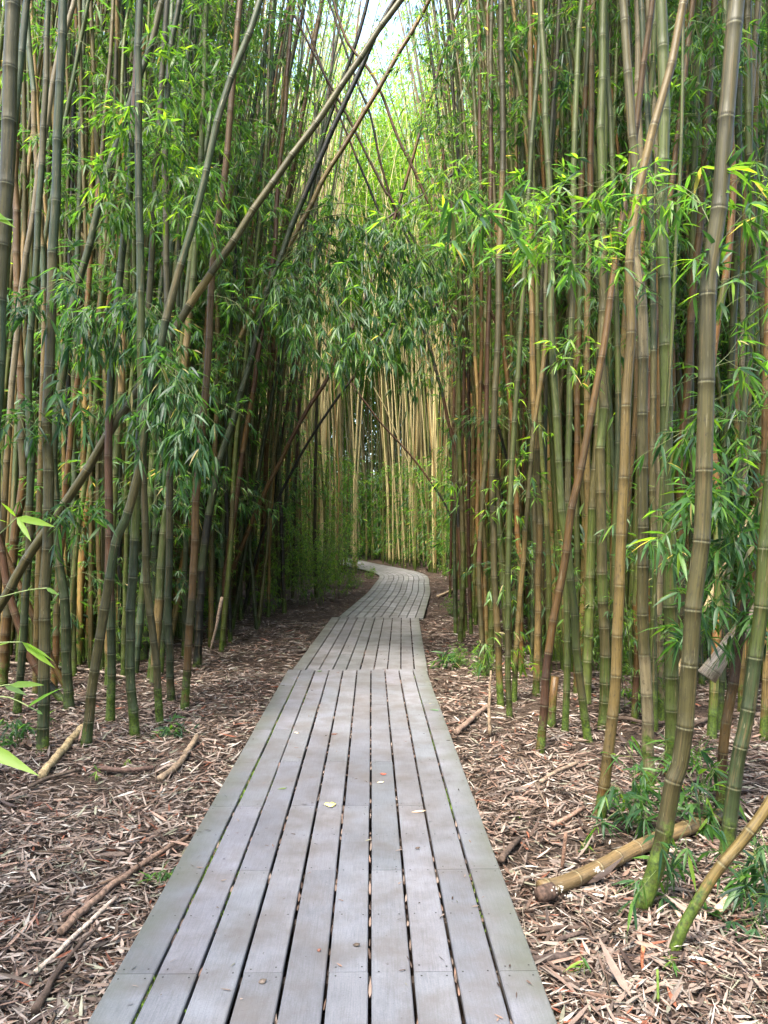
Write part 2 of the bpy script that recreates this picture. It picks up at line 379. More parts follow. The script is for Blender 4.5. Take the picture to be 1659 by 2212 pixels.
# ------------------------------------------------------------------ bamboo stems
CC = dict(G=(.066,.080,.015), D=(.036,.048,.016), B=(.066,.088,.040), T=(.175,.112,.036), O=(.140,.068,.017), R=(.090,.038,.018), K=(.012,.012,.009), P=(.22,.165,.095), E=(.072,.058,.019), Y=(.33, .27, .125))
def culm_mesh(mb, P, r0, r1, rng, ca, cb, mixp=.3, sides=10, node0=.16, node1=.40, off=None, ring=True, taper_top=True):
    """tapered jointed stem: raised nodes with a pale scar and a dark groove, colour changing by internode"""
    Qs, d = smooth_path(P); L = d[-1]
    nodes = [rng.uniform(.04, .12)]
    while nodes[-1] < L - .3:
        t = min(1, nodes[-1] / 2.5); nodes.append(nodes[-1] + (node0 + (node1 - node0) * t) * rng.uniform(.82, 1.15))
    s, k, c = [0.0], [1.0], []
    ca, cb = np.array(ca), np.array(cb); c0 = ca.copy(); c = [c0]
    state = rng.random() < mixp
    for q, nd in enumerate(nodes):
        if rng.random() < .35: state = rng.random() < mixp
        cc = (cb if state else ca) * rng.uniform(.8, 1.2)
        pale = cc * .6 + np.array([.34, .31, .2]) * .4
        for ds, kk, cl in ((-.07, .99, c0), (-.012, 1.0, c0 * .8), (-.005, 1.06, pale), (.001, 1.0, c0 * .35), (.006, 1.05, cc * .8), (.016, 1.0, cc * .9 + .01), (.08, .98, cc)):
            if nd + ds > s[-1] + 1e-4 and nd + ds < L: s.append(nd + ds); k.append(kk); c.append(cl)
        c0 = cc
    s.append(L); k.append(1); c.append(c0); s = np.array(s)
    path = sample(Qs, d, s); jit = np.interp(s, nodes, rng.normal(size=len(nodes)) * r0 * .16); path[:, 0] += jit * np.clip(s, 0, 1)
    rad = (r0 + (r1 - r0) * (s / L)) * np.array(k) * (1 + .22 * np.exp(-s / .07))
    if off is not None: path = path - off
    tube(mb, path, rad, sides, np.array(c), 0)
    return Qs, d
def grow(P, top, rng, lean=.25):
    """continue a stem above its last point to height top"""
    P = [np.array(p, float) for p in P]; v = P[-1] - P[-2]; v = v / max(np.linalg.norm(v), 1e-6)
    while P[-1][2] < top:
        v = norm(v + np.array([rng.normal() * .03, rng.normal() * .03, .02])); v = norm(v) ; P.append(P[-1] + v * 1.6)
        if v[2] < .3: break
    return P

hero_objs = []
def hero(label, cc, w0, w1, pts, Y=None, mixp=.35, crown=None, dY=0.0, seed=None, top=None, name='bamboo', cat='bamboo stem', group='bamboo stems lining the boardwalk', extend=True, buried=.0, node=(.16, .42), sides=12):
    """a stem standing at its own place: foot on the ground, drawn through its real course"""
    seed = len(hero_objs) + 101 if seed is None else seed
    rng = np.random.default_rng(seed)
    base = ground(*pts[0]) if Y is None else at(*pts[0], Y)
    Yb = base[1]; n = len(pts)
    W = [base] + [at(x, y, Yb + dY * (pts[0][1] - y) / 1500) for x, y in pts[1:]]
    r0 = w0 * Yb / F / 2; rl = w1 * (Yb + dY * (pts[0][1] - pts[-1][1]) / 1500) / F / 2
    W[0] = W[0] - np.array([0, 0, .04])
    hv = W[-1][2]; r1 = rl
    if extend:
        W = grow(W, top or max(hv + 3, rng.uniform(11, 14)), rng); frac = hv / max(W[-1][2], .1); r1 = max(.006, r0 + (rl - r0) / max(frac, .3)) ; r1 = max(r1, rl * .35)
    root = thing(name, label, cat, base, group)
    mb = MB(); Qs, d = culm_mesh(mb, W, r0, r1, rng, CC[cc[0]], CC[cc[1]], mixp, sides, node[0], node[1], off=base)
    cu = mb.build('culm', M_CULM, root); f = rng.uniform(.38, .66); cu.color = (f * .95, f, f * .95, 1)
    hero_objs.append((root, Qs, d, Yb, pts, rng))
    return root
# ------------------------------------------------------------------ the stems that can be told apart, left of the boardwalk
HL = [
 ('thick olive stem with mossy foot and scraped tan panel near the left border', 'DE', 25, 17, [(92,1622),(100,1300),(105,850),(113,580),(126,300),(138,-10)]),
 ('dark green stem just right of the thick olive one, bending right up high', 'DE', 21, 13, [(150,1530),(135,1270),(121,1130),(122,900),(155,676),(187,550),(240,350),(325,100),(360,-20)]),
 ('long dark green front row stem curving far right from a mossy foot', 'DE', 22, 14, [(185,1612),(205,1440),(228,1300),(250,1170),(270,1126),(300,1020),(320,876),(350,726),(382,601),(440,400),(475,250),(525,100),(565,-10)]),
 ('reddish brown straight stem with mossy foot in the front row on the left', 'RD', 19, 14, [(238,1562),(240,1400),(235,1100),(238,900),(246,751),(262,560),(282,400),(290,200),(300,60)]),
 ('olive stem ending in a bright mossy boot on the left', 'DG', 21, 15, [(292,1592),(281,1400),(288,1200),(300,1000),(305,750),(302,500),(299,200),(303,-10)]),
 ('tan and olive stem bowing at its foot, right neighbour of the moss booted one', 'ET', 17, 12, [(346,1567),(335,1400),(318,1270),(312,1100),(310,900),(322,650),(335,420),(350,180),(362,-10)]),
 ('plain olive stem behind the bowed tan one on the left, foot wrapped in moss', 'DE', 17, 12, [(370,1512),(364,1300),(367,1100),(370,850),(360,600),(357,300),(370,100),(390,-10)]),
 ('brown straight stem with moss at the foot, rightmost of the front row on the left', 'OE', 18, 13, [(398,1532),(410,1350),(419,1200),(425,1069),(435,950),(447,800),(455,650),(463,520),(480,420),(492,300),(505,150),(520,-10)]),
 ('black long stem leaning far right across the boardwalk to the top of the view', 'KD', 19, 10, [(426,1442),(430,1330),(440,1200),(452,1120),(475,1000),(505,900),(535,800),(565,676),(598,575),(635,475),(700,325),(750,215),(800,105),(835,30),(870,-30)]),
 ('reddish forked looking stem with a torn sheath at its foot, left side middle distance', 'RO', 13, 10, [(482,1396),(490,1220),(505,1110),(528,960),(550,826),(566,700),(590,560),(600,420)]),
 ('dark slim stem touching the torn sheath of the reddish one on the left', 'DK', 10, 8, [(498,1390),(494,1250),(490,1100),(488,900),(500,700),(512,500)]),
 ('dark olive slim stem standing alone against deep shade left of the boardwalk bend', 'DE', 9, 7, [(555,1362),(541,1200),(535,1069),(530,900),(545,700)]),
 ('thin olive stem near the bushes left of the far boardwalk, first of three', 'ED', 7, 6, [(605,1312),(597,1130),(600,900),(612,700)]),
 ('thin brown stem at the left border of the green bushes by the far boardwalk', 'RE', 7, 6, [(632,1292),(637,1100),(645,900),(660,700)]),
 ('mid green slim stem rising out of the bushes beside the far boardwalk', 'GE', 8, 6, [(683,1292),(680,1080),(684,900),(690,700)]),
 ('brown stem at the bottom left border, foot in the litter behind the bright foreground leaves', 'OE', 20, 13, [(5,1482),(17,1300),(36,1140),(50,1060),(46,900),(40,700),(38,551),(34,300),(40,100),(50,-10)]),
 ('dark stem left of the thick olive one, its foot almost at the left border', 'DE', 17, 12, [(36,1542),(52,1350),(63,1150),(66,1000),(62,800),(75,600),(88,380),(98,160),(104,-10)]),
 ('greyish thick stem filling the top left corner', 'BE', 30, 30, [(-60,1690),(-30,1200),(-8,800),(4,500),(18,250),(26,-10)]),
 ('bluish green stem beside the thick greyish one in the top left corner', 'BG', 18, 15, [(-30,1600),(-10,1100),(8,700),(17,500),(32,250),(50,80),(60,-10)]),
 ('pale tan stem passing close behind the thick olive one near the top left', 'TB', 13, 11, [(76,1502),(82,1250),(90,900),(95,600),(84,450),(75,275),(60,50),(56,-10)]),
 ('tan stem leaning right and crossing the thick olive one high at the left', 'TP', 15, 11, [(-20,1520),(5,1150),(30,800),(55,560),(100,275),(120,150),(155,20),(165,-20)]),
 ('greyish green straight stem in the upper left, free of leaves', 'BG', 11, 11, [(160,1460),(158,1200),(160,900),(166,580),(173,380),(178,150),(183,-10)]),
 ('dark straight stem hugging the greyish green one in the upper left', 'KE', 10, 9, [(140,1440),(144,1150),(148,850),(150,550),(158,300),(166,120),(174,-10)]),
 ('tan slim stem behind the bright leaf cluster on the left', 'TE', 11, 9, [(215,1450),(214,1200),(210,900),(212,700),(232,460),(246,260),(252,100),(256,-10)]),
 ('dark slim stem directly behind the bright leaf cluster on the left', 'KD', 10, 8, [(262,1430),(258,1150),(262,900),(268,640),(272,400),(270,200),(268,-10)]),
 ('green stem with a smooth grey bloom between the brown and the curving stems, upper left', 'BE', 13, 10, [(330,1440),(334,1200),(338,960),(335,760),(352,560),(372,300),(384,150),(398,-10)]),
 ('dark stem among hanging leaves left of the black leaning stem', 'DK', 12, 9, [(398,1420),(400,1200),(404,960),(392,700),(398,450),(416,200),(422,-10)]),
 ('tan stem rising steeply right of the brown front row stem', 'TE', 12, 9, [(455,1400),(458,1150),(466,950),(470,750),(475,600),(500,380),(520,200),(545,-10)]),
 ('dark slim stem leaning right beneath the long tan diagonal, top centre', 'KR', 10, 8, [(470,1330),(490,1000),(530,600),(565,330),(580,225),(600,100),(627,-10)]),
 ('reddish slim stem leaning right just under the tan diagonal at the top', 'RO', 11, 9, [(500,1330),(528,1000),(556,600),(585,350),(615,200),(650,40),(662,-20)]),
 ('brown stem crossing behind the tan diagonal near the top centre', 'OT', 11, 10, [(560,1320),(580,900),(600,620),(615,475),(645,300),(665,175),(690,30),(698,-20)]),
 ('pale green slim stem crossing the tan diagonal at the top centre', 'BG', 8, 7, [(600,1290),(640,800),(672,480),(700,250),(720,130),(742,10),(748,-20)]),
 ('dark green stem parallel to the black leaning one near the top centre', 'DK', 10, 8, [(500,1360),(580,900),(640,600),(690,330),(725,215),(770,90),(800,-20)]),
 ('pale slim stem right of the leaf tuft in the upper left middle', 'PB', 9, 8, [(520,1340),(520,1000),(528,700),(545,420),(565,150),(590,-10)]),
 ('olive leaning stem ending against the leaf canopy at the upper left', 'GB', 10, 8, [(420,1390),(440,1000),(480,600),(515,380),(545,250),(575,80),(592,-10)]),
]
DIAG = [
 ('long tan stem leaning diagonally from the lower left corner to the top centre', 'ET', 22, 13, [(-141,1556),(0,1309),(30,1249),(75,1179),(115,1126),(145,1081),(225,951),(300,841),(385,701),(465,575),(500,525),(585,400),(700,240),(800,90),(880,-20)], 0.0),
 ('dark brown dead stem slanting down right behind the thick olive stem at the left border', 'RK', 17, 15, [(150,1520),(80,1444),(30,1320),(0,1184),(-40,1000)], .0),
 ('brown dead stem slanting down right below the long tan diagonal at the left', 'OR', 14, 12, [(160,1500),(120,1444),(55,1294),(-10,1150)], .0),
 ('golden brown stem leaning right below the black one at the top centre', 'TO', 13, 10, [(255,1400),(340,1080),(440,880),(525,716),(655,475),(700,385),(765,280),(830,170),(905,40),(935,-20)], 0.0),
 ('reddish brown stem slanting right from the left thicket towards the hanging leaf mass', 'RO', 11, 8, [(462,1362),(500,1240),(555,1101),(590,1026),(650,911),(710,811),(750,736),(790,640)], 0.0),
 ('black thin stem slanting right below the hanging leaf mass', 'KR', 7, 5, [(520,1340),(560,1180),(590,1101),(645,991),(700,901),(780,791),(840,700)], 0.0),
 ('highest of the thin dark stems slanting left over the boardwalk', 'RK', 8, 6, [(1210,1400),(1170,1000),(1090,740),(1000,570),(930,445),(895,370),(860,300),(830,215),(800,155),(750,90),(716,-10)], 0.0),
 ('thin dark stem slanting left below the highest crossing one', 'RK', 7, 5, [(1150,1370),(1110,1050),(1030,800),(930,590),(852,440),(830,410),(790,330),(750,250),(685,130),(640,40)], 0.0),
 ('short dark stem slanting left between the two thin crossing ones', 'KR', 6, 5, [(1120,1340),(1070,1000),(980,740),(900,560),(850,445),(820,340),(800,250),(770,175),(740,90)], 0.0),
 ('tan fallen pole leaning across the gap low behind the far boardwalk', 'TP', 5, 4, [(752,1196),(830,1101),(945,1001),(1010,950)], 0.0),
 ('thin dark pole slanting left across the bright far grove', 'KR', 5, 4, [(1005,1262),(975,1120),(905,1006),(830,921),(775,850)], 0.0),
 ('dark bare branch rising to the right among the right hand stems at the top', 'KR', 5, 4, [(560,1325),(640,760),(740,560),(855,458),(930,410),(1025,345),(1105,300),(1220,243),(1340,190),(1420,160)], 0.0),
]
# ------------------------------------------------------------------ right of the boardwalk
HR = [
 ('thin reddish stem standing clear of leaves, first tall one right of the boardwalk bend', 'RO', 9, 8, [(1046,1446),(1037,1200),(1030,1101),(1038,850),(1040,600),(1037,300),(1033,-10)]),
 ('thin dark stem in the shade just right of the far boardwalk', 'KR', 9, 7, [(1002,1380),(994,1200),(990,1094),(1001,900),(1000,700),(985,560)]),
 ('thin dark brown stem close beside the dark one right of the far boardwalk', 'RK', 8, 7, [(1018,1372),(1012,1150),(1014,950),(1010,750),(1004,600)]),
 ('slim stem leaning left over the far end of the boardwalk on its right side', 'RK', 9, 6, [(1006,1365),(992,1016),(975,941),(950,831),(925,740),(890,640)]),
 ('slim olive stem with leafy shoots at its foot right of the middle boardwalk', 'ER', 11, 9, [(1046,1462),(1039,1350),(1035,1219),(1048,1000),(1056,700),(1060,400),(1062,-10)]),
 ('tan and olive stem with a mossy foot nearest the middle boardwalk on the right', 'TE', 15, 13, [(1082,1526),(1073,1319),(1067,1169),(1065,951),(1075,751),(1076,600),(1085,400),(1087,250),(1082,-10)]),
 ('slender bright olive stem with a yellow green mossy foot right of the boardwalk', 'GE', 13, 10, [(1101,1551),(1097,1419),(1100,1219),(1102,1101),(1112,901),(1125,726),(1132,576),(1150,300),(1162,150),(1166,-10)]),
 ('tan and olive slender stem leaning right behind the bright olive one', 'ET', 12, 9, [(1110,1516),(1117,1369),(1130,1194),(1140,1069),(1150,951),(1175,776),(1180,600),(1186,420),(1178,200),(1170,-10)]),
 ('olive stem with its foot behind the brown leaning one on the right', 'EG', 12, 9, [(1170,1461),(1160,1300),(1156,1150),(1160,900),(1170,600),(1190,300),(1205,80)]),
 ('orange brown stem with a charred dark foot leaning right across the others', 'OR', 19, 15, [(1165,1626),(1175,1544),(1182,1444),(1197,1344),(1215,1244),(1230,1126),(1250,1026),(1270,926),(1290,821),(1312,700),(1330,560)]),
 ('olive straight stem behind the one with the bright mossy bowed foot', 'GE', 15, 12, [(1220,1582),(1226,1419),(1224,1260),(1228,1001),(1232,801),(1238,601),(1240,350),(1246,150),(1256,-10)]),
 ('green bowed stem with a bright mossy foot right of the brown leaning one', 'GE', 18, 11, [(1272,1602),(1256,1494),(1243,1369),(1230,1219),(1215,1119),(1210,1050),(1205,976),(1200,851),(1192,701),(1190,576),(1182,300),(1170,50),(1168,-10)]),
 ('brown and green patched stem beside the olive straight one on the right', 'OG', 14, 11, [(1246,1500),(1246,1250),(1246,1000),(1248,850),(1252,676),(1256,480),(1262,240),(1272,-10)]),
 ('thick olive stem with moss high on its side, centre of the right hand thicket', 'GE', 24, 17, [(1303,1572),(1307,1469),(1305,1319),(1300,1119),(1301,951),(1300,801),(1303,651),(1302,500),(1301,250),(1300,-10)]),
 ('golden tan thick stem with dark mossy foot in the litter, bending right at the top', 'TO', 25, 18, [(1293,1768),(1306,1690),(1320,1569),(1330,1469),(1337,1319),(1341,1169),(1350,1001),(1355,851),(1362,701),(1362,551),(1385,400),(1410,290),(1450,140),(1480,-10)]),
 ('tan weathered stem crooked to the left high up, right of the golden one', 'EP', 26, 18, [(1404,1702),(1394,1444),(1390,1280),(1388,1101),(1388,901),(1391,751),(1385,601),(1375,550),(1370,350),(1360,225),(1350,100),(1344,-10)]),
 ('very thick smooth green stem with white rings, straight, right of centre', 'GG', 30, 24, [(1450,1672),(1452,1519),(1449,1369),(1446,1169),(1441,1101),(1439,901),(1436,701),(1432,500),(1430,250),(1427,-10)]),
 ('thickest grey olive stem on the right with a mossy foot beside the fallen log', 'EG', 36, 34, [(1372,1967),(1410,1895),(1430,1820),(1452,1695),(1467,1649),(1480,1519),(1495,1369),(1505,1244),(1516,1119),(1522,1001),(1527,801),(1531,601),(1537,540),(1555,400),(1570,250),(1582,100),(1591,-10)]),
 ('olive stem near the right border with narrow white rings, foot behind the fallen log', 'DG', 30, 28, [(1567,1852),(1580,1745),(1594,1647),(1610,1569),(1630,1419),(1644,1269),(1665,1069),(1685,850),(1700,500)]),
 ('strongly leaning stem with a bright mossy foot in the lower right corner', 'ET', 23, 26, [(1448,2056),(1472,2010),(1500,1960),(1550,1880),(1610,1810),(1659,1742),(1740,1600),(1830,1420)]),
 ('reddish brown stem at the right border behind the ringed olive one', 'RO', 21, 20, [(1556,1762),(1562,1620),(1590,1419),(1625,1219),(1645,1100),(1655,900),(1662,700),(1668,400)]),
 ('thin bright green stem in front of the very thick smooth one', 'GG', 9, 6, [(1390,1702),(1393,1619),(1401,1469),(1411,1319),(1425,1119),(1440,900),(1455,651),(1463,480),(1472,300)]),
 ('pinkish tan stem half hidden left of the very thick smooth green one', 'PO', 15, 12, [(1430,1562),(1427,1469),(1425,1169),(1424,900),(1422,650),(1418,400),(1408,150),(1400,-10)]),
 ('brown stem left of the thickest grey olive one, foot hidden behind shoots', 'OE', 19, 15, [(1474,1522),(1471,1300),(1472,1001),(1484,851),(1496,651),(1514,450),(1525,300),(1535,150),(1546,-10)]),
 ('olive stem along the right border, upper half in view', 'EG', 18, 16, [(1610,1560),(1630,1250),(1648,900),(1651,801),(1642,601),(1634,550),(1624,400),(1617,250),(1616,-10)]),
 ('pale pinkish stem at the top right corner', 'PT', 13, 12, [(1600,1540),(1606,1100),(1604,700),(1612,400),(1626,200),(1638,-10)]),
 ('tan straight stem between the thick mossy one and the crooked tan one, top right', 'TP', 16, 14, [(1330,1540),(1345,1200),(1352,900),(1372,600),(1386,400),(1379,250),(1380,125),(1376,-10)]),
 ('tan stem leaning right beside the straight tan one at the top right', 'TO', 14, 12, [(1318,1520),(1326,1200),(1338,900),(1356,560),(1376,300),(1388,125),(1401,-10)]),
 ('golden tan stem left of the thick one with moss on its side, top right', 'TO', 15, 13, [(1270,1500),(1270,1200),(1268,900),(1270,600),(1275,350),(1278,200),(1281,-10)]),
 ('dark olive stem leaning right in the upper right, left of the tan ones', 'DE', 10, 10, [(1188,1450),(1178,1150),(1178,850),(1186,500),(1200,175),(1216,-10)]),
 ('slim tan stem in the upper right against bright leaves, leaning right', 'TP', 8, 7, [(1090,1400),(1100,1000),(1108,600),(1119,200),(1131,-10)]),
 ('slim pinkish stem in the upper right next to the slim tan one', 'PO', 7, 6, [(1120,1400),(1130,1000),(1138,600),(1141,300),(1137,-10)]),
 ('slim straight stem right of the sky gap at the top', 'TO', 7, 7, [(985,1300),(990,900),(994,600),(996,300),(1000,-10)]),
 ('slim dark stem hugging the straight one right of the sky gap', 'RK', 6, 6, [(972,1290),(980,900),(986,600),(990,300),(989,-10)]),
 ('slim dark stem leaning left inside the sky gap at the top', 'RK', 6, 6, [(1000,1310),(996,900),(972,350),(952,150),(936,-10)]),
 ('slim tan stem between the reddish one and the sky gap', 'TO', 7, 6, [(1024,1330),(1022,900),(1026,600),(1024,300),(1021,-10)]),
 ('green stem between the thick mossy one and the golden tan one', 'GD', 14, 12, [(1316,1562),(1322,1350),(1330,1100),(1335,801),(1330,600),(1325,400)]),
 ('dark olive stem half hidden between the crooked tan and the smooth green one', 'DE', 15, 13, [(1414,1580),(1412,1300),(1412,1000),(1412,651),(1406,480)]),
 ('brown dead stem behind the thickest grey olive one, leaning right', 'OR', 14, 12, [(1370,1560),(1385,1200),(1400,900),(1440,500),(1470,240),(1498,-10)]),
 ('olive stem right of the thickest one, seen through leaves', 'EG', 16, 13, [(1545,1520),(1556,1200),(1572,900),(1590,600),(1597,300),(1597,-10)]),
 ('dark green stem low in the leaves at the right border', 'DG', 15, 12, [(1552,1580),(1570,1300),(1600,1000),(1622,700)]),
]
for lb, cc, w0, w1, pts in HL: hero(lb, cc, w0, w1, pts, group='bamboo stems left of the boardwalk')
for lb, cc, w0, w1, pts in HR: hero(lb, cc, w0, w1, pts, group='bamboo stems right of the boardwalk')
for lb, cc, w0, w1, pts, dy in DIAG:
    yy = 21 if 'far grove' in lb or 'low behind' in lb else None
    hero(lb, cc, w0, w1, pts, group='slanting bamboo stems', dY=dy, extend=('dead' not in lb and 'low behind' not in lb), node=(.25, .34))
H = {h[0]['label']: h for h in hero_objs}
def find(part): return next(h for k, h in H.items() if part in k)
st = hero('short broken brown stump beside the foot of the orange brown leaning stem', 'RO', 18, 17, [(1190,1570),(1194,1515),(1199,1462)], extend=False, name='bamboo_stump', cat='bamboo stump', group=None, node=(.12, .14))

# crowns of the near stems (above the picture) and hanging sprays in it
def crown_on(h, n_br=16, lo=5.6, rng=None):
    root, Qs, d, Yb, pts, _ = h; rng = np.random.default_rng(int(abs(pts[0][0]) * 7 + 3)); bm_, lf = MB(), MB(); off = np.array(root.location)
    zs = Qs[:, 2]; 
    for q in range(n_br):
        zl = max(lo, 1.6 + .70 * Yb); z = rng.uniform(zl, max(zs[-1], zl + .5)); i = int(np.argmin(abs(zs - z))); p = Qs[i] - off
        a = rng.uniform(0, 6.283); L = rng.uniform(.5, 1.2); v = np.array([math.cos(a), math.sin(a), .6])
        P = [p, p + v * L * .5, p + v * L * np.array([1, 1, .35])]
        Qb, db = smooth_path(P); u = rng.uniform(.2, 1, 12) * db[-1]; Pn = sample(Qb, db, u)
        prisms(lf, Qb[:-1:4], Qb[np.minimum(np.arange(0, len(Qb) - 1, 4) + 4, len(Qb) - 1)], .004)
        twiggy(lf, lf, Pn, np.tile(norm(v), (12, 1)), rng, .3, .13, .6, 1, .4, 5, 2)
    lf.build('crown', [M_LEAF, M_TWIG], root)
for h in hero_objs[:-1]:
    if h[1][-1][2] > 7: crown_on(h, 9)

def spray(part, pts, Y=None, **k):
    """a leafy branch growing from the stem that carries `part` in its label, along the picture course pts"""
    root, Qs, d, Yb, hp, rng0 = find(part)
    dy = k.pop('dy', 0); Yb = Y or Yb; n = len(pts)
    W = [at(x, y, Yb + dy * i / max(1, n - 1)) for i, (x, y) in enumerate(pts)]
    i = int(np.argmin(np.linalg.norm(Qs - W[0], axis=1))); W[0] = Qs[i]
    seed = int(abs(pts[0][0] * 13 + pts[-1][1] * 7)); return leafy_branch(root, W, np.random.default_rng(seed), **k)
# the hanging mass over the path
arch = 'black long stem'
for a in ([(598,575),(660,500),(740,480),(820,520),(880,600)], [(598,575),(640,540),(720,560),(800,620),(870,700)], [(575,650),(620,600),(690,620),(750,680),(790,740)],
          [(620,520),(700,470),(790,470),(870,530),(930,640)], [(570,665),(600,640),(650,660),(700,720),(735,770)], [(610,540),(690,520),(770,560),(830,640),(860,740)],
          [(590,600),(650,570),(720,600),(780,680),(820,770)], [(640,465),(720,440),(800,450),(860,490),(930,560)], [(560,690),(540,620),(570,590),(620,640),(640,720)],
          [(600,570),(680,530),(750,520),(850,560),(905,690)], [(570,660),(610,610),(660,600),(720,650),(760,720)]):
    spray(arch, a, n=40, tl=.34, ll=.19, tone=.32, detail=1, droop=.8, dy=-1.0, r=.007, k=7)
for a in ([(1000,700),(960,560),(920,520),(880,560)], [(1000,720),(960,640),(930,640),(905,720)], [(985,600),(950,500),(900,470),(860,500)], [(1004,650),(960,600),(915,590),(880,640)], [(1000,760),(965,700),(935,720),(925,800)],
          [(995,620),(940,560),(880,570),(840,620)]):
    spray('thin dark stem in the shade', a, n=15, tl=.5, ll=.19, tone=.35, droop=.7, dy=-1, r=.007)
for a in ([(1040,600),(1000,520),(930,470),(860,480)], [(1040,560),(990,450),(930,420),(880,440)], [(1038,520),(1000,400),(960,370),(930,400)]):
    spray('thin reddish stem standing', a, n=26, tl=.5, ll=.18, tone=.6, droop=.5, dy=-1)
# bright leaves right of centre, close
for a in ([(1434,600),(1380,545),(1280,465),(1180,435),(1080,430),(985,455)], [(1434,520),(1380,440),(1300,405),(1200,400),(1130,430)], [(1436,640),(1350,600),(1250,560),(1160,545)],
          [(1433,470),(1400,400),(1340,380),(1270,400)], [(1434,560),(1330,500),(1200,500),(1090,540)]):
    spray('very thick smooth green', a, n=16, tl=.24, ll=.17, tone=.55, detail=2, droop=.22, dy=-.5, r=.0028, k=5, fans=2)
for a in ([(1180,435),(1120,440),(1060,470),(1000,500)],[(1200,420),(1110,400),(1010,390),(960,400)]):
    spray('very thick smooth green', a, Y=3.5, n=7, tl=.16, ll=.17, tone=.35, detail=2, droop=.35, r=.0025, k=5)
for a in ([(1302,620),(1250,560),(1190,540),(1130,560)], [(1302,520),(1240,450),(1180,440),(1120,470)], [(1302,560),(1340,500),(1390,480),(1430,500)], [(1300,800),(1250,760),(1215,770)]):
    spray('centre of the right hand thicket', a, n=14, tl=.24, ll=.16, tone=.6, detail=2, droop=.35, dy=-.4, r=.003)
for a in ([(1535,560),(1590,480),(1640,440),(1690,460)], [(1530,640),(1580,600),(1640,590),(1700,640)], [(1527,820),(1580,760),(1640,740),(1690,780)], [(1537,540),(1560,440),(1600,380),(1660,370)], [(1540,500),(1500,420),(1450,400),(1400,430)]):
    spray('thickest grey olive', a, n=11, tl=.22, ll=.17, tone=.52, detail=2, droop=.3, dy=.6, r=.0028, k=5)
for a in ([(1625,1219),(1570,1150),(1500,1120),(1430,1160)], [(1640,1150),(1590,1080),(1540,1040),(1480,1060)], [(1630,1200),(1600,1180),(1560,1210),(1520,1280)], [(1600,1340),(1560,1330),(1520,1350),(1470,1390)],
          [(1650,1000),(1610,980),(1570,1000),(1530,1060)], [(1645,1090),(1620,1060),(1600,1100),(1580,1160)], [(1606,1330),(1640,1290),(1680,1300)], [(1652,950),(1600,900),(1540,890),(1480,930)]):
    spray('reddish brown stem at the right border', a, n=20, tl=.22, ll=.18, tone=.38, detail=2, droop=.4, dy=-.4, r=.003, k=5)
for a in ([(1067,1169),(1040,1060),(1010,1020),(985,1050)], [(1073,1200),(1110,1080),(1130,1030)], [(1080,1460),(1060,1400),(1090,1370)], [(1078,1420),(1110,1400),(1130,1430)]):
    spray('tan and olive stem with a mossy foot', a, n=7, tl=.2, ll=.15, tone=.6, detail=2, droop=.6, r=.003, k=5)
for a in ([(1155,951),(1130,860),(1100,850)], [(1152,1000),(1130,990),(1110,1030)], [(1125,1250),(1100,1230),(1080,1260)]):
    spray('tan and olive slender', a, n=8, tl=.2, ll=.14, tone=.65, detail=2, droop=.6, r=.003, k=5)
for a in ([(1441,1100),(1400,1070),(1350,1120)], [(1446,1220),(1400,1180),(1370,1200)]):
    spray('very thick smooth green', a, n=5, tl=.15, ll=.15, tone=.5, detail=2, droop=.5, r=.002, k=4)
# left hand sprays
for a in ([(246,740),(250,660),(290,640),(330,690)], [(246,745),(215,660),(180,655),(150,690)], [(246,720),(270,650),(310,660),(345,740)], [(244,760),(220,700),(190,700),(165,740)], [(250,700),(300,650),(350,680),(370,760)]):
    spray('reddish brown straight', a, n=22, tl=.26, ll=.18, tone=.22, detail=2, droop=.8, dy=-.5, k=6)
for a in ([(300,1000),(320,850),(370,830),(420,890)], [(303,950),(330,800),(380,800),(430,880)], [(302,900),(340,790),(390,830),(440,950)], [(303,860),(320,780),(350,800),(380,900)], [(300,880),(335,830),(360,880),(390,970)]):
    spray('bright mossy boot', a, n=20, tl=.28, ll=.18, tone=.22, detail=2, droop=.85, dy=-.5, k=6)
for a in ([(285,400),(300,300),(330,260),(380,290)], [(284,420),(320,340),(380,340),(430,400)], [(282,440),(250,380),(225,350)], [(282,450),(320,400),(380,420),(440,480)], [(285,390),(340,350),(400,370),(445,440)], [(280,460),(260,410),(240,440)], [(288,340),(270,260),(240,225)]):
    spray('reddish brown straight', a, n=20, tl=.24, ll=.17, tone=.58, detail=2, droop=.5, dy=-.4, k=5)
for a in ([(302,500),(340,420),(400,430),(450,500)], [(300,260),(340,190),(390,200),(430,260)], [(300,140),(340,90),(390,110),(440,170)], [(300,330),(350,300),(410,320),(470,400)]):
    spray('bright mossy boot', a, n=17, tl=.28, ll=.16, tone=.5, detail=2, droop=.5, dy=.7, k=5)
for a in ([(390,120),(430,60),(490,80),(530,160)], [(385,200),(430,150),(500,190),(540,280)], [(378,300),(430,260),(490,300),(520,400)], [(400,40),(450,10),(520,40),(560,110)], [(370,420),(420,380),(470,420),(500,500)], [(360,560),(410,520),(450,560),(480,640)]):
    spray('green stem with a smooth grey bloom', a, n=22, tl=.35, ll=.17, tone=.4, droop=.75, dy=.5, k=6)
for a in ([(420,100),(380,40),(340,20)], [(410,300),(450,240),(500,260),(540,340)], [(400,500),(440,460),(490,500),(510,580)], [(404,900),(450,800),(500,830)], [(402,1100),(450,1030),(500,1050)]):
    spray('dark stem among hanging leaves', a, n=20, tl=.35, ll=.17, tone=.4, droop=.6, dy=-.5, k=6)
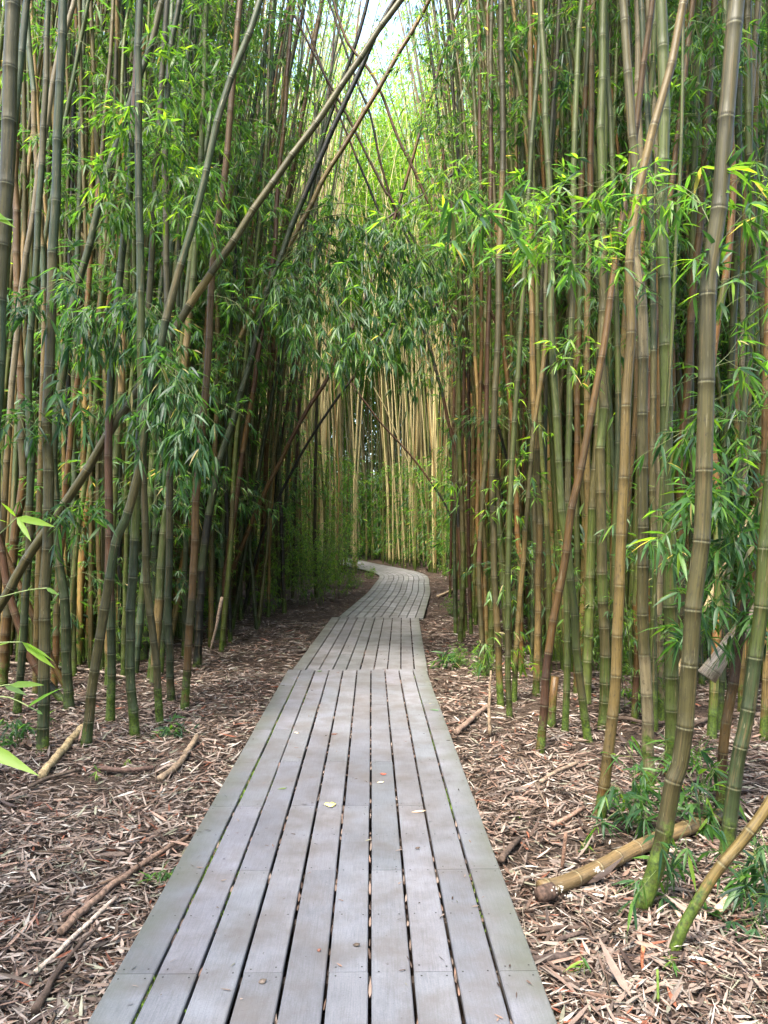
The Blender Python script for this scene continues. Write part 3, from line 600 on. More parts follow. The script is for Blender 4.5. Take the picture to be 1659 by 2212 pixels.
for a in ([(105,700),(60,640),(20,650)], [(103,950),(60,900),(10,910)], [(104,900),(140,840),(180,860)], [(110,620),(150,600),(190,640)], [(101,1150),(150,1090),(190,1110)]):
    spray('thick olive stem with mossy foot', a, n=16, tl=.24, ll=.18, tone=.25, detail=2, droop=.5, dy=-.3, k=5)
# ------------------------------------------------------------------ filler stems, each a thing of its own, copied from a few kinds
rng = np.random.default_rng(7)
def proto(i, kind, height):
    """returns (culm mesh, foliage mesh) in local space"""
    r = np.random.default_rng(500 + i); a = r.uniform(0, 6.283); ln = r.uniform(.2, 1.0)
    P = [(0, 0, -.06)]; x = np.zeros(2)
    for z in np.arange(1.5, height + .1, 1.5):
        x = x + np.array([math.cos(a), math.sin(a)]) * ln * .12 * (z / height) ** 1.5 * 2 + r.normal(size=2) * .05
        P.append((x[0], x[1], z))
    P = np.array(P, float); pal = ['DE', 'GE', 'TE', 'EG', 'OE', 'DG', 'BG', 'TO', 'KD', 'GT', 'EG', 'TE', 'ED', 'GG', 'TE', 'GO'][i % 16]
    mb = MB(); Qs, d = culm_mesh(mb, P, r.uniform(.030, .046), .008, r, CC[pal[0]], CC[pal[1]], .4, 8, .18, .42)
    cm = mb.mesh('culm', M_CULM)
    tw, lf = MB(), MB(); zz = []
    if kind == 'leafy': zz += list(r.uniform(.5, 5.5, 20))
    elif kind == 'some': zz += list(r.uniform(1.2, 5.5, 10))
    elif kind == 'bare': zz += list(r.uniform(3.5, 5.5, 2))
    zz += list(r.uniform(5.2, 9.5, 9 if kind != 'bare' else 7)) + list(r.uniform(9.5, height, 3))
    for z in zz:
        s = z; p = sample(Qs, d, np.array([s]))[0]; al = r.uniform(0, 6.283); L = r.uniform(.35, .9) * (1 if z < 6 else 1.35)
        v = np.array([math.cos(al), math.sin(al), 0]); Pb = np.array([p, p + v * L * .45 + [0, 0, L * .35], p + v * L + [0, 0, L * .15]])
        Qb, db = smooth_path(Pb); nn = 8 if z < 5.5 else 10; u = r.uniform(.25, 1, nn) * db[-1]; Pn = sample(Qb, db, u)
        prisms(lf, Qb[:-1:8], Qb[np.minimum(np.arange(0, len(Qb) - 1, 8) + 8, len(Qb) - 1)], .004)
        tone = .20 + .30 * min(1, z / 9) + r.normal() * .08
        twiggy(lf, lf, Pn, np.tile(v, (nn, 1)), r, .28, .155, tone, 1, .5, 6, 2)
    return cm, lf.mesh('crown', [M_LEAF, M_TWIG]), pal
KINDS = (['leafy'] * 5 + ['some'] * 6 + ['bare'] * 7)
PROTO = [(k,) + proto(i, k, 13.5 + (i * 37 % 40) / 10) for i, k in enumerate(KINDS)]
taken = [(float(h[1][0][0]), float(h[1][0][1])) for h in hero_objs]
def free(x, y, dmin):
    return all((x - a) ** 2 + (y - b) ** 2 > dmin ** 2 for a, b in taken)
spots = []; tries = 0
while len(spots) < 208 and tries < 60000:
    tries += 1
    Y = 6.0 + 10.5 * rng.random() ** .9; x = rng.uniform(-.46, .53) * Y; px = path_x(Y)
    if x < px:
        if x > px - 1.95 - (0.5 if Y < 8 else 0): continue
        if Y < 7.4: continue
    else:
        if x < px + (1.75 if Y < 9 else 1.3): continue
        if Y < 6.2: continue
    if not free(x, Y, .25): continue
    spots.append((x, Y)); taken.append((x, Y))
spots.sort(key=lambda s: s[1])
NAMES = {'D': 'dark green', 'G': 'olive green', 'T': 'tan', 'E': 'brownish olive', 'O': 'orange brown', 'B': 'greyish green', 'K': 'blackish', 'R': 'reddish brown', 'P': 'pale straw'}
fill = []
for x, Y in spots:
    left = x < path_x(Y)
    p = rng.choice(3, p=[.26, .36, .38] if left else [.02, .16, .82]); kk = ('leafy', 'some', 'bare')[p]
    c = [q for q in PROTO if q[0] == kk]; q = c[rng.integers(len(c))]
    lean = rng.normal() * 2.6 + (3.5 if left else .5); rz = rng.uniform(0, 6.283); sc = rng.uniform(.85, 1.15)
    fill.append((x, Y, q, lean, rz, sc, left))
def copy_bamboo(x, Y, q, lean, rz, sc, left):
    t = thing('bamboo', None, 'bamboo stem', (x, Y, gz(x, Y)), 'bamboo stems in the left thicket' if left else 'bamboo stems in the right thicket')
    M = Matrix.Rotation(R(lean), 4, 'Y') @ Matrix.Rotation(R(rng.normal() * 2), 4, 'X') @ Matrix.Rotation(rz, 4, 'Z')
    t.rotation_euler = M.to_euler(); t.scale = (sc, sc, sc)
    c = link('culm', q[1], t); f = rng.uniform(.55, 1.0); c.color = (f * rng.uniform(.9, 1.1), f, f * rng.uniform(.85, 1.1), 1)
    link('crown', q[2], t)
    return t
FT = [copy_bamboo(*a) for a in fill]
# labels: colour, side, and the stem told apart above that stands nearest
def short(l):
    return l
used = {}
for t, a in zip(FT, fill):
    x, Y, q, lean, rz, sc, left = a
    colour = NAMES[q[3][0]]; leaf = {'leafy': 'leafy from the ground up', 'some': 'with few low shoots', 'bare': 'bare below its crown'}[q[0]]
    t['_k'] = (colour, leaf)
    tilt = 'leaning right, ' if lean > 4.5 else 'leaning left, ' if lean < -2.5 else ''
    band = 'near' if Y < 8.5 else 'middle' if Y < 12.5 else 'far'
    side = 'left' if left else 'right'
    t['label'] = f'{colour} stem {leaf}, {tilt}{band} part of the {side} thicket'
    used.setdefault(t['label'], []).append((x / Y, t))
ORD = ['leftmost', 'second from left', 'third from left', 'fourth from left', 'fifth from left', 'sixth from left', 'seventh from left', 'eighth from left', 'ninth from left', 'tenth from left', 'eleventh from left', 'twelfth from left', 'thirteenth from left', 'fourteenth from left', 'fifteenth from left', 'sixteenth from left', 'seventeenth from left', 'eighteenth from left', 'nineteenth from left', 'twentieth from left']
for l, ts in used.items():
    if len(ts) > 1:
        for k, (_, t) in enumerate(sorted(ts, key=lambda v: v[0])):
            t['label'] = (ORD[k] if k < len(ORD) else 'rightmost') + ' ' + l.replace('part of the ', '')
for t in FT: del t['_k']

# ------------------------------------------------------------------ young bushy bamboo along the far boardwalk and in the undergrowth
def bush_proto(i, h, n, tone):
    r = np.random.default_rng(900 + i); tw, lf = MB(), MB()
    for _ in range(n):
        a = r.uniform(0, 6.283); rr = r.uniform(0, .35); p0 = np.array([math.cos(a) * rr, math.sin(a) * rr, -.03]); hh = h * r.uniform(.5, 1.1)
        P = [p0, p0 + [math.cos(a) * .1 * hh, math.sin(a) * .1 * hh, hh * .6], p0 + [math.cos(a) * .35 * hh, math.sin(a) * .35 * hh, hh]]
        Qb, db = smooth_path(P); k = 14; u = np.sort(r.uniform(.15, 1, k)) * db[-1]; tube(tw, Qb[::6], .005, 4, (.09, .11, .04), cap=False)
        twiggy(lf, tw, sample(Qb, db, u), np.tile(norm(np.array(P[2] - P[0])), (k, 1)), r, .22, .13, tone, 1, .5, 6, 2)
    return tw.mesh('stems', [M_TWIG, M_TWIG]), lf.mesh('leaves', M_LEAF)
BP = [bush_proto(0, 1.5, 10, .5), bush_proto(1, 2.2, 12, .62), bush_proto(2, .8, 8, .55), bush_proto(3, 2.8, 14, .7)]
def bush(label, x, Y, k, sc=1.0, rz=None, group='leafy young bamboo clumps'):
    t = thing('young_bamboo', label, 'bamboo shrub', (x, Y, gz(x, Y)), group); t.rotation_euler.z = rng.uniform(0, 6.28) if rz is None else rz; t.scale = (sc,) * 3
    s = link('stems', BP[k][0], t); link('leaves', BP[k][1], s); return t
def bushp(label, px, py, k, sc=1.0): 
    g = ground(px, py); return bush(label, g[0], g[1], k, sc)
bushp('leafy clump closest to the left edge of the far boardwalk, before its left turn', 700, 1296, 1, .9)
bushp('tall leafy clump behind slim stems at the left end of the leaf litter strip', 668, 1306, 3, .9)
bushp('bright leafy clump a step left of the far boardwalk, before slim stems', 728, 1288, 1, .75)
bushp('bright bushy clump standing farthest out of the left thicket at the bend', 705, 1270, 3, .8)
bushp('green clump behind the thin brown stem left of the bend', 640, 1300, 3, .7)
bush('bright shrubby clump beside the left edge of the far boardwalk, at the bend', -1.55, 21.5, 1, .85)
bush('taller bright clump just behind the shrubby one at the bend', -2.2, 24.0, 3, .8)
bushp('low green clump filling the inside of the boardwalk bend', 768, 1268, 2, .6)
bushp('pale green clump at the inside corner where the boardwalk turns left', 795, 1250, 2, .45)
bushp('tall clump hiding the far left end of the boardwalk', 665, 1238, 3, 1.1)
bush('leafy clump behind the far turn of the boardwalk, left of the slim poles', -.35, 37.5, 1, 1.1)
bush('leafy clump straight behind the far turn of the boardwalk', .9, 33, 1, 1.0)
bush('leafy clump behind the far turn of the boardwalk, right of its centre', 1.9, 30, 0, 1.6)
bush('leafy clump farther right behind the far turn of the boardwalk', 2.9, 29, 1, 1.1)
bushp('leafy clump at the right border of the litter strip beside the far boardwalk', 985, 1255, 0, 1.2)
bushp('small clump near the thin dark stems right of the far boardwalk', 985, 1330, 2, .5)
bushp('low spread of leaves on the litter just right of the middle boardwalk', 975, 1442, 2, .35)
bushp('leafy clump at the foot of the slender olive stems right of the boardwalk', 1062, 1462, 2, .45)
bushp('leafy clump in the deep shade left of the torn reddish stem', 560, 1330, 1, .8)
bushp('shaded clump behind the brown front row stem on the left', 460, 1375, 1, .8)
bushp('shaded clump between the front row stems on the left', 250, 1440, 1, .8)
bushp('shaded clump behind the thick olive stem on the left', 150, 1450, 1, .7)
bushp('leafy clump low behind the golden tan stem on the right', 1385, 1545, 1, .7)
bushp('leafy clump behind the broken hanging stub on the right', 1580, 1480, 1, .8)
bushp('leafy clump behind the orange brown leaning stem', 1240, 1450, 1, .8)

# ------------------------------------------------------------------ the far grove: more stems than one could tell apart
def far_grove():
    r = np.random.default_rng(77); cu, lf = MB(), MB(); n = 0; pts = []
    for _ in range(6000):
        zone = r.random()
        if zone < .72: Y = 20 + 26 * r.random() ** .85; x = r.uniform(-.62, .62) * Y
        elif zone < .95: Y = r.uniform(3, 26); x = r.choice([-1, 1]) * r.uniform(.55 * Y + (1.8 if Y < 10 else 0), .55 * Y + 7)
        else: Y = r.uniform(46, 60); x = r.uniform(-36, 36)
        px = path_x(min(Y, 42))
        if Y < 42 and abs(x - px) < 1.5: continue
        if Y < 30 and x < px and x > px - 2.0: continue
        if abs(x) < 2.6 and Y < 20: continue
        pts.append((x, Y)); n += 1
        if n >= 1750: break
    for _ in range(1150):
        Y = r.uniform(25.5, 50); x = r.uniform(-.26, .26) * Y; px = path_x(min(Y, 44))
        if abs(x - px) < (1.25 if Y < 46 else 0): continue
        pts.append((x, Y))
    for _ in range(800):
        Y = r.uniform(51.5, 72); pts.append((r.uniform(-.35, .35) * Y, Y))
    for _ in range(330):
        Y = r.uniform(-13, 1.2); x = r.choice([-1, 1]) * r.uniform(2.6, 10); pts.append((x, Y))  # unseen stems behind the camera, added to shade the foreground
    for _ in range(1050):
        Y = r.uniform(9.0, 15); x = r.uniform(-.55, .55) * Y; px = path_x(Y)
        if px - 2.9 < x < px + 2.3: continue
        pts.append((x, Y))
    for _ in range(1300):
        Y = r.uniform(14.5, 25); x = r.uniform(-.55, .55) * Y; px = path_x(Y)
        if px - 2.9 < x < px + 1.6: continue
        pts.append((x, Y))
    for x, Y in pts:
        h = r.uniform(13, 18.5) + (6 if abs(x) < 9 and Y > 25 else 2 if Y > 20 else 0); a = r.uniform(0, 6.283); ln = r.uniform(0, 1.6) + (1.0 if abs(x) < 6 else 0) + (r.uniform(4, 11) if Y > 25 and r.random() < .035 else 0); R0 = r.uniform(.026, .046)
        to = np.array([math.cos(a), math.sin(a)]) * ln + np.array([-.6 * np.sign(x - path_x(min(Y, 42))), 0]) * (abs(x) < 6)
        z = np.array([-.1, 3, 6, 9, 12, h]); t = (np.maximum(z, 0) / h) ** 1.6; P = np.stack([x + to[0] * t + r.normal(size=6) * .04, Y + to[1] * t, z], 1)
        P[0, 2] = gz(x, Y) - .05
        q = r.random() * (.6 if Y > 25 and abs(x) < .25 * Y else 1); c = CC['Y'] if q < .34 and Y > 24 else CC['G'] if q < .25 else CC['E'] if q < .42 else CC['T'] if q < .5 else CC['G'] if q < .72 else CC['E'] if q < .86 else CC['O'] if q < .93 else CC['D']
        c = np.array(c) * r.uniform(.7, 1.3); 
        if 10 < Y < 24:
            Qs, d = smooth_path(P); nd = np.cumsum(r.uniform(.3, .46, int(d[-1] / .4))); ss = (nd[:, None] + np.array([-.03, -.006, .006])).ravel(); ss = np.concatenate([[0], ss[ss < d[-1] - .1], [d[-1]]])
            kk = np.tile(np.array([[1, 1, 1.0], [1.8, 1.8, 1.8], [.45, .45, .45]]), (len(nd), 1))[:len(ss) - 2]; kk = np.concatenate([[[1, 1, 1]], kk, [[1, 1, 1]]])
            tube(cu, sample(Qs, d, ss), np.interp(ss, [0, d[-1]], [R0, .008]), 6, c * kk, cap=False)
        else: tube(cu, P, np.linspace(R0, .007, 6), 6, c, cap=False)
        m = int(r.uniform(46, 62) * (1.9 if Y > 31 and abs(x) < .2 * Y else .10 if 16 < Y <= 31 and abs(x) < 6.5 else .20 if Y > 14 else .08 if Y > 2 else 1.3) * (.3 if abs(x) > .56 * Y and Y > 1 else 1)); zz = np.concatenate([(8.5 + (h - 8.5) * r.random(m) ** .75) if abs(x) < .2 * Y and Y > 25 else r.uniform(4.0, h, m), r.uniform(.3, 9 if Y > 51 else 4, (16 if r.random() < .6 else 4) if 51 > Y > 24 and abs(x) < .3 * Y else 34 if Y > 51 else 5 if r.random() < .45 else 0)]); m = len(zz)
        px_ = np.interp(zz, z, P[:, 0]); py_ = np.interp(zz, z, P[:, 1]); al = r.uniform(0, 6.283, m); rr = r.uniform(.1, 1.0, m)
        C = np.stack([px_ + np.cos(al) * rr, py_ + np.sin(al) * rr, zz], 1)
        k = 6 if Y < 34 else 4; C = np.repeat(C, k, 0) + r.normal(size=(m * k, 3)) * .10
        D = np.repeat(np.stack([np.cos(al), np.sin(al), np.full(m, -.5)], 1), k, 0) + r.normal(size=(m * k, 3)) * .6
        L = r.uniform(.14, .26, m * k) * (1 if Y < 34 else 1.35 if Y < 51 else 2.3)
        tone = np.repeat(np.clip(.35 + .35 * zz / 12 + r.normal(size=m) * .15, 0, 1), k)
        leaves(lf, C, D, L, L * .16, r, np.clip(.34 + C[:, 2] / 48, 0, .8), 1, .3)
    off = cu.n; cu.V += lf.V; cu.C += lf.C; cu.U += lf.U; cu.T += [t + off for t in lf.T]; cu.mt += [np.full(len(t), 1) for t in lf.T]; cu.n += lf.n
    o = cu.build('bamboo_grove', [M_CULM, M_LEAF]); tag(o, 'dense far grove of slim yellowish bamboo stems and leaves', 'bamboo grove', kind='stuff')
far_grove()

# ------------------------------------------------------------------ leaf litter
def litter():
    r = np.random.default_rng(5); mb = MB(); xs, ys = [], []
    def zone(n, y0, y1):
        m = n * 3; Y = r.uniform(y0, y1, m); X = r.uniform(-.56, .56, m) * (Y + .6)
        ok = np.abs(X - path_x(Y)) > .70; return X[ok][:n], Y[ok][:n]
    for n, a, b in ((15000, 1.3, 3.2), (24000, 3.2, 5.2), (34000, 5.2, 8.5), (38000, 8.5, 14), (30000, 14, 29)):
        X, Y = zone(n, a, b); xs.append(X); ys.append(Y)
    X = np.concatenate(xs); Y = np.concatenate(ys)
    # bare patches of soil show through
    dn = np.sin(1.9 * X + 1.3 * np.sin(2.3 * Y)) * np.sin(2.2 * Y + 1.7 * np.sin(1.4 * X)) + r.normal(size=len(X)) * .35
    ok = dn > -.72; X, Y = X[ok], Y[ok]; n = len(X)
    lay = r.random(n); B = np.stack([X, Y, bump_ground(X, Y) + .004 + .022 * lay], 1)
    a = r.uniform(0, 6.283, n); D = np.stack([np.cos(a), np.sin(a), r.normal(size=n) * .16], 1)
    L = np.clip(r.lognormal(math.log(.078), .38, n), .03, .19) * (1 + .25 * (Y > 9)); W = np.clip(L * r.uniform(.06, .17, n), .005, .016)
    pal = np.array([(.36, .27, .22), (.42, .335, .28), (.26, .18, .14), (.165, .105, .078), (.08, .05, .038), (.31, .19, .14), (.26, .09, .05), (.30, .28, .20), (.56, .49, .42)])
    c = pal[r.choice(9, n, p=[.2, .14, .17, .14, .13, .08, .035, .055, .05])] * r.uniform(.75, 1.2, (n, 1))
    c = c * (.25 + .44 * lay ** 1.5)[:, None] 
    near = Y < 6.5
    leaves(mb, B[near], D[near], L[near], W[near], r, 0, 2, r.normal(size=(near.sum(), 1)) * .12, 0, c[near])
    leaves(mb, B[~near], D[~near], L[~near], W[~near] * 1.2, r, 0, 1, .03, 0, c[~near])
    # broad papery sheaths, and crumbs dropped on the planks
    m = 520; Ys = r.uniform(1.4, 12, m); Xs = r.uniform(-.55, .55, m) * (Ys + .6); ok = np.abs(Xs - path_x(Ys)) > .9; Xs, Ys = Xs[ok], Ys[ok]; m = len(Xs); a = r.uniform(0, 6.283, m)
    leaves(mb, np.stack([Xs, Ys, bump_ground(Xs, Ys) + .03], 1), np.stack([np.cos(a), np.sin(a), r.normal(size=m) * .12], 1), r.uniform(.10, .26, m), r.uniform(.016, .04, m), r, 0, 2, r.normal(size=(m, 1)) * .2, 0, pal[r.choice([0, 2, 3, 4, 5], m)] * r.uniform(.25, .55, (m, 1)))
    m = 260; Yd = 1.7 + 11.5 * r.random(m) ** 1.3; u = r.uniform(-.74, .74, m); u = np.sign(u) * np.abs(u / .74) ** .6 * .74; a = r.uniform(0, 6.283, m); zd = np.where(Yd > 8.55, -.031, .004)
    ok = np.abs(Yd - 8.55) > .1
    leaves(mb, np.stack([path_x(Yd) + u, Yd, zd + .001], 1)[ok], np.stack([np.cos(a), np.sin(a), np.full(m, .01)], 1)[ok], r.uniform(.008, .045, m)[ok], r.uniform(.003, .008, m)[ok], r, 0, 2, 0, 0, (pal[r.choice([0, 2, 3, 4, 4, 5, 7], m)] * r.uniform(.2, .6, (m, 1)))[ok])
    # bits caught in the gaps of the walk
    m = 700; Yg = r.uniform(1.6, 13.2, m); g = (r.integers(-4, 5, m)) * PITCHB
    Bg = np.stack([path_x(Yg) + g, Yg, np.full(m, -.022) - (Yg > 8.5) * .035 + r.uniform(0, .014, m)], 1); Dg = np.stack([r.normal(size=m) * .05, np.ones(m), r.normal(size=m) * .12], 1)
    cg = pal[r.choice([0, 2, 2, 3, 4, 5], m)] * r.uniform(.3, .7, (m, 1)); leaves(mb, Bg, Dg, r.uniform(.03, .09, m), r.uniform(.007, .012, m), r, 0, 2, 0, 0, cg)
    o = mb.build('leaf_litter', M_LITTER); tag(o, 'dry bamboo leaves strewn over dark soil on both sides of the boardwalk', 'leaf litter', kind='stuff')
    # chips and twigs
    mb = MB(); n = 2600; Y = r.uniform(1.5, 16, n) ; X = r.uniform(-.55, .55, n) * (Y + .6); ok = np.abs(X - path_x(Y)) > .80; X, Y = X[ok], Y[ok]; n = len(X)
    a = r.uniform(0, 6.283, n); L = r.uniform(.04, .30, n); z = bump_ground(X, Y) + .02
    A = np.stack([X, Y, z], 1); Bq = A + np.stack([np.cos(a) * L, np.sin(a) * L, r.normal(size=n) * .01], 1)
    for k, rad, cc in ((0, .0035, (.14, .09, .06)), (1, .0022, (.30, .24, .18)), (2, .007, (.07, .045, .03))):
        s = np.arange(n) % 3 == k; prisms(mb, A[s], Bq[s], rad, 0, cc)
    o = mb.build('twigs', M_WOOD); tag(o, 'broken twigs scattered in the leaf litter', 'twigs', kind='stuff')
    # moss in the plank gaps at the left and right edge boards, grown from below
    mb = MB(); n = 5200; Y = r.uniform(1.6, 8.2, n); k = r.choice([-4, -3, 4, -4, -4], n); dens = np.sin(Y * 5 + k) + r.normal(size=n) * .5; ok = (dens > -.1) & ((k == -4) | (dens > .6)); Y, k = Y[ok], k[ok]; n = len(Y)
    B = np.stack([path_x(Y) + k * PITCHB + r.uniform(-.006, .006, n), Y, np.full(n, -.024)], 1); D = np.stack([r.normal(size=n) * .35, r.normal(size=n) * .5, np.ones(n)], 1)
    c = np.array((.075, .12, .015)) * r.uniform(.5, 1.5, (n, 1)); leaves(mb, B, D, r.uniform(.012, .026, n), r.uniform(.005, .009, n), r, 0, 1, 0, 0, c)
    o = mb.build('gap_moss', M_MOSS); tag(o, 'green moss growing in the gaps between the planks', 'moss', kind='stuff')
litter()

# ------------------------------------------------------------------ logs, sticks, small things on the ground
def stick(name, label, cat, pts, w, h=0, cc=(.10, .07, .05), cb=None, mat=M_WOOD, heights=None, sides=8, nodes=None, Y=None, group=None, part=None, rough=.06):
    n = len(pts); g = [ground(x, y, (heights[i] if heights else h)) if Y is None else at(x, y, Y[i]) for i, (x, y) in enumerate(pts)]
    w = w if hasattr(w, '__len__') else (w, w); r0, r1 = w[0] * g[0][1] / F / 2, w[1] * g[-1][1] / F / 2
    off = g[0].copy(); root = thing(name, label, cat, off, group); r = np.random.default_rng(int(abs(pts[0][0]) * 3 + pts[0][1]))
    mb = MB(); P = np.array(g) - off
    if Y is None: P[:, 2] += np.linspace(r0, r1, n) * .8 + .026
    if nodes:
        culm_mesh(mb, P, r0, r1, r, cc, cb if cb is not None else cc, .35, 12, nodes * .8, nodes)
    else:
        Qs, d = smooth_path(P); s = np.linspace(0, d[-1], max(5, int(d[-1] / .05))); q = sample(Qs, d, s) + r.normal(size=(len(s), 3)) * r0 * .12
        tube(mb, q, np.linspace(r0, r1, len(s)), sides, np.array(cc) * r.uniform(.75, 1.25, (len(s), 1)), 0, True, rough, r)
    mb.build(part or ('bark' if not nodes else 'culm'), mat, root); return root
W_ = 'fallen sticks on the leaf litter'
lg = stick('fallen_log', 'thick yellow bamboo log with white fungus lying right of the boardwalk', 'log', [(1168,1948),(1225,1932),(1285,1903),(1385,1852),(1500,1805),(1590,1770)], (33, 31), cc=(.115, .075, .034), cb=(.07, .045, .026), mat=M_POLE, nodes=.22)
_a, _b = ground(1161, 1950, .03), ground(1196, 1940, .03); _mb = MB(); _r = np.random.default_rng(4); _o = np.array(lg.location); _t = np.linspace(0, 1, 9)[:, None]
tube(_mb, _a + (_b - _a) * _t - _o + [0, 0, .034], 33 * _a[1] / F / 2 * np.array([.80, .97, 1.03, 1.05, 1.05, 1.05, 1.05, 1.04, 1.0]), 14, np.array((.05, .03, .022)) * _r.uniform(.6, 1.5, (9, 1)), rough=.03, rng=_r)
_mb.build('rotten_end', M_WOOD, lg)
def blobs(name, px_list, n, rad, c, parent, h, m=M_LITTER):
    r = np.random.default_rng(11); mb = MB()
    for (px, py, s) in px_list:
        g = ground(px, py, h)
        for _ in range(n):
            p = g + r.normal(size=3) * np.array([s, s * .35, s * .5]) - np.array(parent.location); k = 6; th = np.arange(k) / k * 6.283; q = rad * r.uniform(.5, 1.3)
            V = np.concatenate([p + np.stack([np.cos(th) * q, np.sin(th) * q * .5, np.sin(th) * q], 1), [p + [0, -q * .35, q * .35]]]); mb.add(V, None, [(6, a, (a + 1) % k) for a in range(k)], c)
    return mb.build(name, m, parent)
tag(blobs('white_fungus', [(1208, 1920, .018), (1292, 1880, .012), (1230, 1935, .010)], 16, .004, (.32, .30, .26), lg, .10), kind='stuff')
stick('broken_stub', 'grey splintered broken bamboo stub hanging among leaves at the right', 'broken stub', [(1526,1462),(1572,1400),(1622,1338),(1720,1225),(1830,1110)], (36, 34), cc=(.30, .24, .18), cb=(.17, .12, .08), mat=M_POLE, Y=[5.0, 5.0, 5.1, 5.4, 5.8], nodes=.35)
stick('leaning_pole', 'dead tan pole leaning up right behind the thickest grey olive stem', 'dead pole', [(1412,1572),(1470,1440),(1545,1269),(1632,1094),(1700,960)], (12, 11), cc=(.33, .24, .13), mat=M_POLE, Y=[6.9, 6.9, 6.9, 6.9, 6.9], nodes=.3)
for a in [
 ('pale grey long stick lying lowest in the litter left of the boardwalk', [(75,2120),(160,2040),(250,1955)], (11, 9), (.36, .28, .22)),
 ('long brown stick reaching to the near boardwalk edge on the left', [(130,2035),(220,1950),(310,1880),(410,1817)], (18, 8), (.16, .10, .07)),
 ('darker stick right alongside the long brown one on the left', [(135,1998),(220,1935),(300,1880)], (8, 5), (.09, .055, .04)),
 ('dark bark strip below the pale grey stick at the lower left', [(75,2207),(130,2110),(170,2060),(215,2010)], (20, 5), (.06, .04, .03)),
 ('thin dark stick pointing at the green tuft beside the left edge of the boardwalk', [(215,1925),(260,1905),(312,1880)], (6, 4), (.12, .075, .05)),
 ('tan thick stick lying at the moss covered feet on the left', [(86,1692),(130,1640),(180,1580)], (18, 15), (.26, .19, .10)),
 ('brown rotten stick left of the boardwalk, midway up the litter', [(345,1697),(385,1665),(412,1625),(425,1604)], (15, 12), (.17, .12, .08)),
 ('dark reddish stick lying level left of the rotten one', [(215,1672),(270,1676),(332,1669)], (11, 9), (.085, .05, .038)),
 ('dark crooked stick in the litter at the left border', [(62,1712),(110,1690),(175,1672)], (9, 7), (.07, .048, .035)),
 ('long thin grey stick lying level behind the front row stems on the left', [(-10,1436),(90,1444),(195,1454),(270,1470)], (6, 5), (.22, .17, .13)),
 ('short dark stick between mossy feet on the left', [(168,1524),(215,1518),(262,1514)], (6, 5), (.10, .07, .05)),
 ('brown stick lying beside the boardwalk on the right, before the thin dead stalk', [(985,1596),(1020,1562),(1055,1534)], (13, 10), (.15, .10, .075)),
 ('brown stick in the litter left of the golden tan stem foot', [(1168,1700),(1205,1678),(1250,1657)], (10, 8), (.17, .12, .085)),
 ('long thin dark stick pointing at the viewer right of the boardwalk', [(1125,1645),(1155,1700),(1185,1760)], (5, 4), (.12, .085, .06)),
 ('broken brown stick just above the upright stake', [(1193,1797),(1225,1780),(1262,1757)], (11, 8), (.18, .11, .08)),
 ('dark bark piece touching the right edge of the near boardwalk', [(1080,1877),(1100,1850),(1122,1824)], (16, 10), (.06, .04, .03)),
 ('dark bark strip below the blunt end of the fallen log', [(1165,2028),(1215,2020),(1268,2022)], (12, 9), (.065, .042, .032)),
 ('thick dark stick end at the right edge of the boardwalk, lower right', [(1148,2096),(1190,2092),(1232,2088)], (20, 17), (.045, .03, .025)),
 ('dark bark strip left of the strongly leaning stem', [(1200,2052),(1230,2038),(1262,2030)], (11, 9), (.075, .05, .04)),
 ('tan flat stick by the right border in the lower right', [(1553,1985),(1580,1948),(1612,1908)], (17, 14), (.30, .22, .15)),
 ('tan twig between the two leaning mossy stems', [(1430,1945),(1450,1968),(1470,1997)], (10, 9), (.28, .20, .14)),
 ('dark sliver standing out below the fallen log', [(1250,1962),(1272,2010),(1296,2062)], (6, 3), (.07, .05, .04)),
 ('dark fallen branch lying behind the thickest stem at the right', [(1486,1576),(1550,1560),(1612,1552),(1690,1562)], (12, 9), (.085, .06, .045)),
 ('dark fallen branch low behind the feet in the middle of the right thicket', [(1290,1570),(1340,1560),(1400,1572),(1440,1570)], (10, 8), (.06, .04, .03)),
 ('short tan stick right of the far boardwalk', [(945,1293),(960,1287),(978,1278)], (6, 5), (.30, .22, .14)),
 ('dark stick leaning on the litter right of the far boardwalk turn', [(922,1232),(935,1222),(948,1208)], (6, 4), (.06, .04, .03)),
]: stick('stick', a[0], 'stick', a[1], a[2], cc=a[3], group=W_)
def upright(name, label, pts, w, cc, cat='dead stalk', mat=M_WOOD):
    g = ground(*pts[0]); return stick(name, label, cat, pts, w, cc=cc, Y=[g[1]] * len(pts), mat=mat)
upright('stake', 'short upright broken stake in the litter above the fallen log', [(1213,1882),(1218,1840),(1223,1800)], (9, 8), (.16, .09, .06))
upright('dead_stalk', 'thin dead upright stalk beside the brown stick right of the boardwalk', [(1058,1592),(1056,1530),(1060,1450)], (9, 4), (.20, .14, .09))
upright('moss_shoot', 'short green mossy shoot standing at the bottom right', [(1422,2172),(1421,2130),(1419,2094)], (7, 5), (.11, .17, .03), 'shoot', M_MOSS)
upright('reddish_shard', 'reddish dry sheath shard standing left of the mossy shoot', [(1388,2102),(1387,2070),(1390,2045)], (5, 9), (.30, .10, .05), 'dry sheath')
upright('torn_sheath', 'pale torn sheath hanging from the reddish stem on the left', [(455,1405),(468,1350),(480,1290)], (5, 8), (.28, .20, .15), 'dry sheath')

